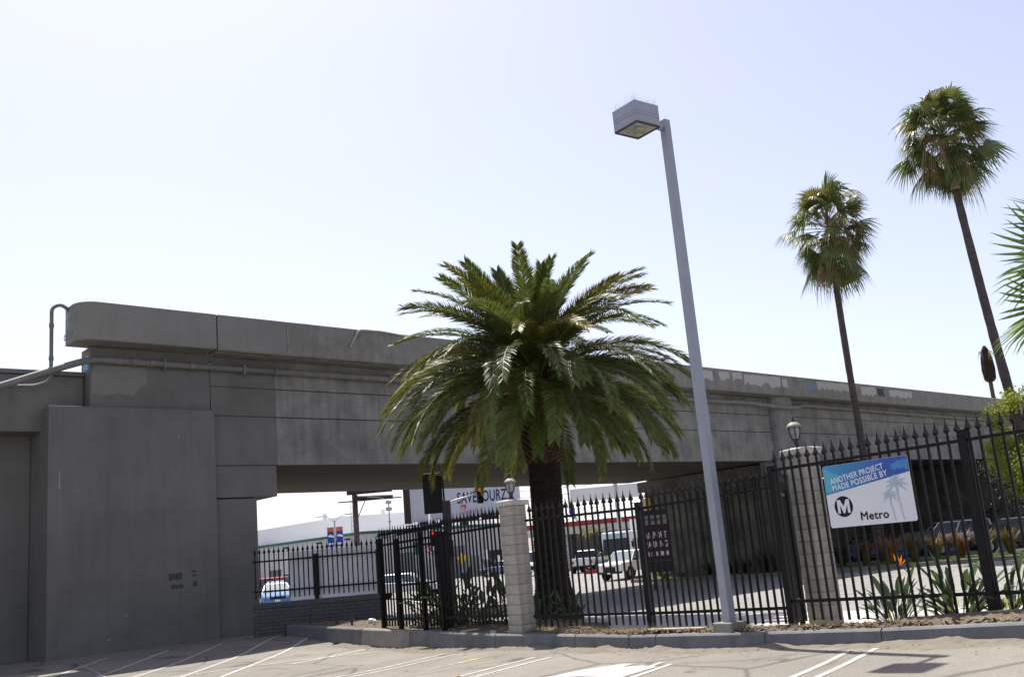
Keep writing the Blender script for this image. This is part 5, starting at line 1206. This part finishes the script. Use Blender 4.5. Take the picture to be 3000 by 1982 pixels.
kk = MB(); kk.tube(rounded([(-.05, 0, 3.6), (-.06, 0, 4.4), (-.3, .05, 4.46)], .15, 4), .03, 8); kk.build('bracket', M['black'], sg1)
bx('pedestrian_signal', (-.45, -.1, 1.75), (.0, .12, 2.35), M['black'], sg1, bevel=.03); bx('controller_box', (-.1, -.16, 2.0), (.14, -.1, 2.5), M['black'], sg1, bevel=.02)
sg2 = thing('traffic_signal', 'far traffic signal with curved mast arm and red light before the billboard', 'traffic light', (-6.6, 68.0, -.1))
kk = MB(); kk.tube([(0, 0, 0), (0, 0, 5.2)], [.13, .1], 12); kk.build('pole', M['metalgrey'], sg2, smooth=True)
kk = MB(); kk.tube(rounded([(0, 0, 4.9), (1.3, 0, 5.75), (3.4, 0, 6.15)], 1.0, 8), .06, 10); kk.build('mast_arm', M['metalgrey'], sg2, smooth=True)
signal_head(sg2, 3.48, -.1, 6.02, .42, 1.1, R(14)); signal_head(sg2, .1, -.2, 3.45, .36, 1.05, R(8))
bx('pedestrian_signal', (.3, -.2, 2.3), (.75, .1, 2.85), M['black'], sg2, bevel=.03)
kk = MB(); kk.lathe([(.32, 0), (.32, .02)], 24); o = kk.build('prohibition_sign', M['signwhite'], sg2, loc=(-.05, -.16, 2.75), rot=(R(90), 0, 0))
kk = MB()
for i in range(24):
    a, b = R(15 * i), R(15 * i + 15)
    kk.hexa([(.26*math.cos(a), .26*math.sin(a), .021), (.33*math.cos(a), .33*math.sin(a), .021), (.33*math.cos(b), .33*math.sin(b), .021), (.26*math.cos(b), .26*math.sin(b), .021), (.26*math.cos(a), .26*math.sin(a), .03), (.33*math.cos(a), .33*math.sin(a), .03), (.33*math.cos(b), .33*math.sin(b), .03), (.26*math.cos(b), .26*math.sin(b), .03)])
kk.build('red_ring', M['signred'], o)
kk = MB(); kk.box((-.27, -.03, .031), (.27, .03, .036)); q = kk.build('red_bar', M['signred'], o); q.rotation_euler = (0, 0, R(-45))
kk = MB(); kk.box((-.03, -.16, .022), (.03, .08, .028)); kk.box((-.16, .06, .0225), (.02, .12, .0285)); kk.build('arrow', M['ink'], o)

# billboard with hand-lettered slogan
bb = thing('billboard', 'wide white billboard with hand painted slogan behind the traffic signals', 'billboard', (-13.3, 115.0, 0))
Wb_, zb0, zb1 = 12.6, 6.5, 10.9
bx('panel', (0, 0, zb0), (Wb_, .35, zb1), M['bboard'], bb, bevel=.03); bx('dark_edge', (-.75, -.05, zb0 - .1), (-.02, .6, zb1 + .3), M['rustdark'], bb)
bx('catwalk', (-.5, -.9, zb0 - .45), (Wb_ + .3, .2, zb0 - .35), M['darksteel'], bb)
for x in [i * .9 for i in range(15)]: bx('catwalk_rail', (x, -.9, zb0 - .35), (x + .05, -.86, zb0 + .02), M['darksteel'], bb)
kk = MB(); kk.tube([(6, .8, 0), (6, .8, zb0)], .45, 14); kk.build('column', M['rust'], bb)
q = text('lettering', 'SAVE  OURZ.', 1.75, M['navy'], bb, (5.35, -.03, 8.15), fat=0, shear=.05, bold=.06); w = max(v.co.x for v in q.data.vertices); q.scale = (5.9 / w, 1, 1)
q = text('lettering', 'Chick-fil-A', .95, M['redprint'], bb, (5.6, -.03, 6.85), fat=-.012, shear=.25); w = max(v.co.x for v in q.data.vertices); q.scale = (2.6 / w, 1, 1)
for i, (dx, dz, r) in enumerate(((.0, .0, .12), (.22, .12, .15), (.5, .02, .2))):
    kk = MB(); kk.lathe([(r, 0), (r, .02)], 12); o = kk.build('emblem_dot', M['redprint'], bb, loc=(5.75 + dx, -.03, 7.75 + dz), rot=(R(90), 0, 0)); o.scale = (.6, 1.2, 1)
for i in range(5): bx('sign_strip', (.9 + i * 2.4, -.05, zb0 - .34), (2.8 + i * 2.4, -.02, zb0 - .02), M['rustdark'], bb)
# brown billboard seen from behind
bb = thing('billboard', 'brown steel billboard back on a rusty column left of the slogan board', 'billboard', (-18.75, 110.0, 0))
kk = MB(); kk.tube([(0, 0, 0), (0, 0, 10.6)], .3, 14); kk.build('column', M['rust'], bb, smooth=True)
bx('panel', (-.75, -.6, 9.8), (4.2, -.4, 14), M['rustdark'], bb); kk = MB(); kk.tube([(0, -.2, 9.45), (4.2, -.2, 9.25)], .24, 10); kk.build('torsion_tube', M['rust'], bb)
bx('catwalk', (-1.7, -1.2, 9.05), (5.2, -.3, 9.12), M['rustdark'], bb)
for i in range(6): bx('rib', (-.6 + i * .85, -.72, 9.8), (-.5 + i * .85, -.61, 14), M['rust'], bb)
kk = MB(); kk.tube([(.1, -.1, 7.0), (1.2, -.2, 9.2)], .05, 6); kk.build('brace', M['rust'], bb)
for i in range(12): bx('rung', (-.5, -.06, 3.5 + i * .5), (-.28, -.02, 3.53 + i * .5), M['rustdark'], bb)
kk = MB(); kk.tube([(-.5, -.04, 3), (-.5, -.04, 9.2)], .02, 6); kk.build('ladder_rail', M['rustdark'], bb)
# street lamp with two banners
t = thing('street_lamp', 'twin-arm street lamp with two blue banners before the warehouse', 'street lamp', (-20.9, 109.0, 0))
kk = MB(); kk.tube([(0, 0, 0), (0, 0, 7.2)], [.12, .07], 10); kk.build('pole', M['metalgrey'], t)
for s_ in (-1, 1):
    kk = MB(); kk.tube(rounded([(0, 0, 7.0), (s_ * .5, 0, 7.55), (s_ * 1.3, 0, 7.75)], .5, 5), .035, 6); a = kk.build('arm', M['metalgrey'], t); bx('lamp_head', (s_ * 1.6 - .4, -.1, 7.7), (s_ * 1.6 + .4, .1, 7.8), M['metalgrey'], a, bevel=.03)
    x0 = .12 if s_ > 0 else -.12 - .72
    b = bx('banner', (x0, -.02, 4.5), (x0 + .72, .02, 6.5), M['banner'], t); bx('banner_top', (x0, -.03, 6.05), (x0 + .72, -.021, 6.45), M['bannero'], b)
    bx('banner_print', (x0 + .1, -.03, 4.65), (x0 + .6, -.021, 4.85), M['signwhite'], b)
    kk = MB(); pl = [(x0, 5.55), (x0 + .72, 5.4), (x0 + .72, 5.6), (x0 + .3, 5.75)]; kk.v = [(x, -.03, z) for x, z in pl] + [(x, -.022, z) for x, z in pl]; kk.f = [(0, 1, 2, 3), (7, 6, 5, 4)]; kk.mi = [0, 0]; kk.build('aircraft_print', M['signwhite'], b)
t = thing('camera_pole', 'thin pole with floodlights and camera box between the two billboards', 'pole', (-14.4, 105.0, 0)); kk = MB(); kk.tube([(0, 0, 0), (0, 0, 8.6)], [.1, .06], 8); kk.build('pole', M['metalgrey'], t)
for z_, w in ((8.2, .28), (7.5, .3), (6.3, .15)): bx('fixture', (-w, -.15, z_), (w, .15, z_ + w * 1.2), M['metalgrey'], t, bevel=.03)
kk = MB(); kk.tube(rounded([(0, 0, 8.5), (-.6, 0, 8.9), (-2.2, 0, 9.1)], .4, 4), .03, 6); kk.build('arm', M['metalgrey'], t)
# small roadside signs
def post_sign(name, label, x, y, h, w, hh, m, shape='rect'):
    z = gz(x, y); t = thing(name, label, 'sign', (x, y, z)); kk = MB(); kk.tube([(0, 0, 0), (0, 0, h)], .035, 8); kk.build('post', M['metalgrey'], t)
    if shape == 'diamond':
        kk = MB(); kk.box((-w/2, -.06, -w/2), (w/2, -.045, w/2)); o = kk.build('plate', m, t, loc=(0, 0, h - w * .6)); o.rotation_euler = (0, R(45), 0)
    else: bx('plate', (-w/2, -.06, h - hh), (w/2, -.045, h), m, t, bevel=.005)
post_sign('warning_sign', 'yellow diamond warning sign seen through the slanting fence', -5.6, 82, 2.4, .6, .6, M['yellow'], 'diamond')
post_sign('street_sign', 'green street sign seen through the slanting fence', -7.9, 72, 3.4, .7, .9, M['green'])
post_sign('notice_sign', 'small white notice sign on a post before the warehouse', -4.2, 96, 2.6, .55, .9, M['signwhite'])
post_sign('notice_sign', 'small white notice sign left of the dark blue car', -3.2, 97.5, 2.0, .5, .6, M['signwhite'])
t = thing('light_standard', 'slim dark light standard beyond the canopy right of the palm trunk', 'pole', (4.1, 98, 0)); kk = MB(); kk.tube([(0, 0, 0), (0, 0, 12.5)], [.12, .07], 8); kk.build('pole', M['darksteel'], t)
t = thing('light_standard', 'pale steel light standard beside the canopy above the bus', 'pole', (8.2, 92, 0)); kk = MB(); kk.tube([(0, 0, 0), (0, 0, 13.5)], [.22, .18], 10); kk.build('pole', M['metalgrey'], t)
post_sign('flag_sign', 'small blue sign panel on the far light standard', 4.3, 97.6, 5.9, .5, 1.4, M['banner'])

# ================================================================ BUILDINGS
wh = thing('warehouse', 'white warehouse with green roof edge and street number beyond the short fence', 'building', (0, 0, 0))
WP = [(-60, 166), (-19.2, 116.5), (-2.0, 112.0), (-2.0, 160), (-60, 200)]
ztop = [6.15, 6.0, 4.95]
kk = MB(); kk.v = [(x, y, -.3) for x, y in WP] + [(-60, 166, 6.0), (-19.2, 116.5, 5.75), (-2, 112, 5.1), (-2, 160, 5.1), (-60, 200, 5.75)]
kk.f = [(0, 1, 6, 5), (1, 2, 7, 6), (2, 3, 8, 7), (3, 4, 9, 8), (5, 6, 7, 8, 9)]; kk.mi = [0] * 5; kk.build('wall', M['warewall'], wh)
def seg_along(a, b, f): return (lerp(a[0], b[0], f), lerp(a[1], b[1], f))
for (a, b, za, zb_) in ((WP[0], WP[1], 6.0, 5.75), (WP[1], WP[2], 5.75, 5.1)):
    d_ = Vector((b[0] - a[0], b[1] - a[1], 0)).normalized(); nr = Vector((d_.y, -d_.x, 0)) * .12
    if nr.y > 0: nr = -nr
    A, B = Vector((*a, za)), Vector((*b, zb_)); up = Vector((0, 0, .32)); kk = MB()
    kk.hexa([A + nr, B + nr, B - nr, A - nr, A + nr + up, B + nr + up, B - nr + up, A - nr + up]); kk.build('fascia', M['fascia'], wh)
# vaulted roof behind the parapet
kk = MB(); prof = [(-62, 5.9), (-50, 7.0), (-38, 8.2), (-25, 9.0), (-14, 8.6), (-6, 7.0), (-2.2, 5.2)]; n = len(prof)
kk.v = [(x, lerp(140, 123, i / 6) + 4, z) for i, (x, z) in enumerate(prof)] + [(x, 190, z + .6) for x, z in prof] + [(x, lerp(140, 123, i / 6) + 4, 4.5) for i, (x, z) in enumerate(prof)]
kk.f = [(i, i + 1, n + i + 1, n + i) for i in range(n - 1)] + [(2*n + i, 2*n + i + 1, i + 1, i) for i in range(n - 1)]; kk.mi = [0] * len(kk.f); kk.build('roof', M['wareroof'], wh)
for x, y, z in ((-27, 133, 9.3), (-19, 131, 9.1)): bx('roof_vent', (x, y, z - .6), (x + .45, y + .45, z + .1), M['wareroof'], wh)
a, b = WP[0], WP[1]; ang = math.atan2(b[1] - a[1], b[0] - a[0])
for f in (.62, .71, .8):
    p = seg_along(a, b, f); w_ = thing; o = bx('window', (0, -.06, 1.35), (3.0, -.02, 2.75), M['window'], wh, loc=(p[0], p[1], 0), rot=ang)
    for i in range(5): bx('mullion', (i * .74, -.1, 1.35), (i * .74 + .06, -.061, 2.75), M['darksteel'], o)
for f in (.55, .7, .84, .95):
    p = seg_along(a, b, f); bx('wall_lamp', (0, -.6, 5.3), (.35, 0, 5.5), M['darksteel'], wh, loc=(p[0], p[1], 0), rot=ang)
a, b = WP[1], WP[2]; ang = math.atan2(b[1] - a[1], b[0] - a[0])
q = text('lettering', '5540', .42, M['ink'], wh, (-16.95, 115.75, 5.0), (R(90), 0, ang), ext=.01)
kk = MB(); kk.lathe([(.26, 0), (.26, .05)], 20); o = kk.build('round_emblem', M['fascia'], wh, loc=(-17.4, 115.9, 5.15), rot=(R(90), 0, ang))
kk = MB(); kk.prism([(-.15, -.15), (.05, -.2), (.15, .0), (.0, .05), (-.05, .17), (-.19, .05)], .051, .06); kk.build('emblem_map', M['cloud'], o)
kk = MB(); kk.lathe([(.26, 0), (.26, .05)], 20); kk.build('round_emblem', M['signgrey'], wh, loc=(-20.4, 117.8, 5.0), rot=(R(90), 0, R(-50)))
for f, w, h, m_ in ((.3, 1.6, 3.2, 'rollup'), (.62, 2.6, 3.4, 'rollup'), (.88, 2.4, 2.6, 'signdark'), (.47, .9, 2.2, 'rollup'), (.75, .9, 2.2, 'signgrey')):
    p = seg_along(a, b, f); bx('door', (-w/2, -.08, -.2), (w/2, -.02, h), M[m_], wh, loc=(p[0], p[1], 0), rot=ang)
for f in (.2, .4, .55, .7, .8, .94):
    p = seg_along(a, b, f); bx('pilaster', (-.15, -.14, -.2), (.15, -.0, 5.0), M['warewall'], wh, loc=(p[0], p[1], 0), rot=ang)
hv = thing('office_block', 'low flat office block with rooftop units left of the warehouse', 'building', (-46, 169.5, 0)); bx('wall', (-20, 0, 0), (9, 14, 7.55), M['warewall'], hv); bx('roof_edge', (-20.1, -.1, 7.55), (9.1, 14.1, 7.75), M['cap'], hv)
for x, y, w, h in ((32.0, 1, 0, 0),): pass
for x, w, h in ((.6, 1.3, 1.3), (4.3, 1.2, .8)): bx('rooftop_unit', (x, 2, 7.75), (x + w, 4, 7.75 + h), M['hvac'], hv)
kk = MB(); kk.tube([(3.4, 3, 7.7), (3.4, 3, 9.8)], .05, 6); kk.build('mast', M['metalgrey'], hv)
cn = thing('station_building', 'service station with ribbed white roof and red band right of the palm trunk', 'building', (-.6, 97.0, 0), R(-4))
bx('wall', (1.0, 3.5, 0), (19.0, 9, 3.4), M['rollup'], cn); bx('red_band', (0, 0, 4.0), (20.0, .3, 4.45), M['redkerb'], cn); bx('white_band', (.05, .02, 3.3), (19.95, .28, 3.99), M['canopyroof'], cn)
kk = MB(); kk.hexa([(0, 0, 4.46), (20, 0, 4.46), (20, 9, 4.46), (0, 9, 4.46), (2.2, 3.0, 6.35), (18, 3.0, 6.35), (18, 7, 6.35), (2.2, 7, 6.35)]); kk.build('roof', M['canopyroof'], cn)
for i in range(40):
    x = .25 + i * .5; u = max(0, min(1, 1)); xt = lerp(2.2, 18, (x) / 20); kk = MB(); kk.hexa([(x - .03, -.05, 4.47), (x + .03, -.05, 4.47), (x + .03, .0, 4.47), (x - .03, .0, 4.47), (xt - .03, 2.93, 6.34), (xt + .03, 2.93, 6.34), (xt + .03, 3.0, 6.38), (xt - .03, 3.0, 6.38)]); kk.build('roof_rib', M['signgrey'], cn)
for x in (3.6, 9.2, 14.5): bx('column', (x, .6, 0), (x + .6, 1.2, 4.0), M['cap'], cn)
bx('far_wall', (4.5, 12, 0), (12, 14, 8.2), M['hill'], cn)
for i, (x, y) in enumerate(((5.2, 93), (6.4, 94))):
    tt = thing('young_palm', ['small bright palm below the station roof right of the palm trunk', 'second small bright palm left of the bus'][i], 'palm tree', (x, y, 0)); kk = MB(); kk.tube([(0, 0, 0), (0, 0, 3.2)], .13, 8); kk.build('trunk', M['ftrunk'], tt)
    for j in range(16):
        o = obj('frond', FR[3 + j % 4][2], tt, (0, 0, 3.2), (random.uniform(-.2, .2), 0, j * 2.4)); o.scale = (.42, .42, .42)
vg = structure(bx('red_kerb_strip', (0, 0, -.1), (4.2, .3, .17), M['redkerb'], None, loc=(3.9, 78.5, 0), rot=R(-5)))
t = blade_clump('roadside_shrub', 'small yellow green shrub on the red kerb island before the bus', 6.3, 80, 0, 160, 1.3, M['tleaf'], 200, 'shrub', 1.0, .05)
blade_clump('roadside_shrub', 'dark rounded shrub before the warehouse wall by the blue car', -4.3, 103, 0, 160, 2.0, M['darkplant'], 201, 'shrub', .6, .08)
# overhead wires
for i, (a, b) in enumerate((((-2, 120, 9.2), (40, 105, 9.8)), ((-2, 120, 8.4), (40, 106, 8.9)))):
    kk = MB(); kk.tube([Vector(a).lerp(Vector(b), u / 10) + Vector((0, 0, -1.6 * u / 10 * (1 - u / 10))) for u in range(11)], .025, 4); tag(kk.build('overhead_wire', M['darksteel']), ['upper overhead wire beyond the service station', 'lower overhead wire beyond the service station'][i], 'wire')
# faint lane lines on the street
sl_ = thing('lane_markings', '', '')
for key in ('label', 'category'): del sl_[key]
structure(sl_)
for (x0, y0, x1, y1) in [(12.5, 32.5, 14.6, 30.2), (9.0, 36.4, 11.0, 34.2), (16.5, 28.2, 18.6, 26.0), (5.0, 41, 7.2, 38.5), (13.0, 41.5, 25, 36), (2, 60, -6, 92), (-1, 52, -8, 75)]:
    a = Vector((x0, y0, 0)); b = Vector((x1, y1, 0)); t = (b - a).normalized(); s_ = Vector((-t.y, t.x, 0)) * .05; kk = MB(); n = max(2, int((b - a).length / 1.0))
    for i in range(n + 1):
        p = a.lerp(b, i / n)
        for q in (p + s_, p - s_): kk.v.append((q.x, q.y, gz(q.x, q.y) + .03))
    kk.f = [(2*i, 2*i+1, 2*i+3, 2*i+2) for i in range(n)]; kk.mi = [0] * n; kk.build('lane_line', M['line_new'], sl_)
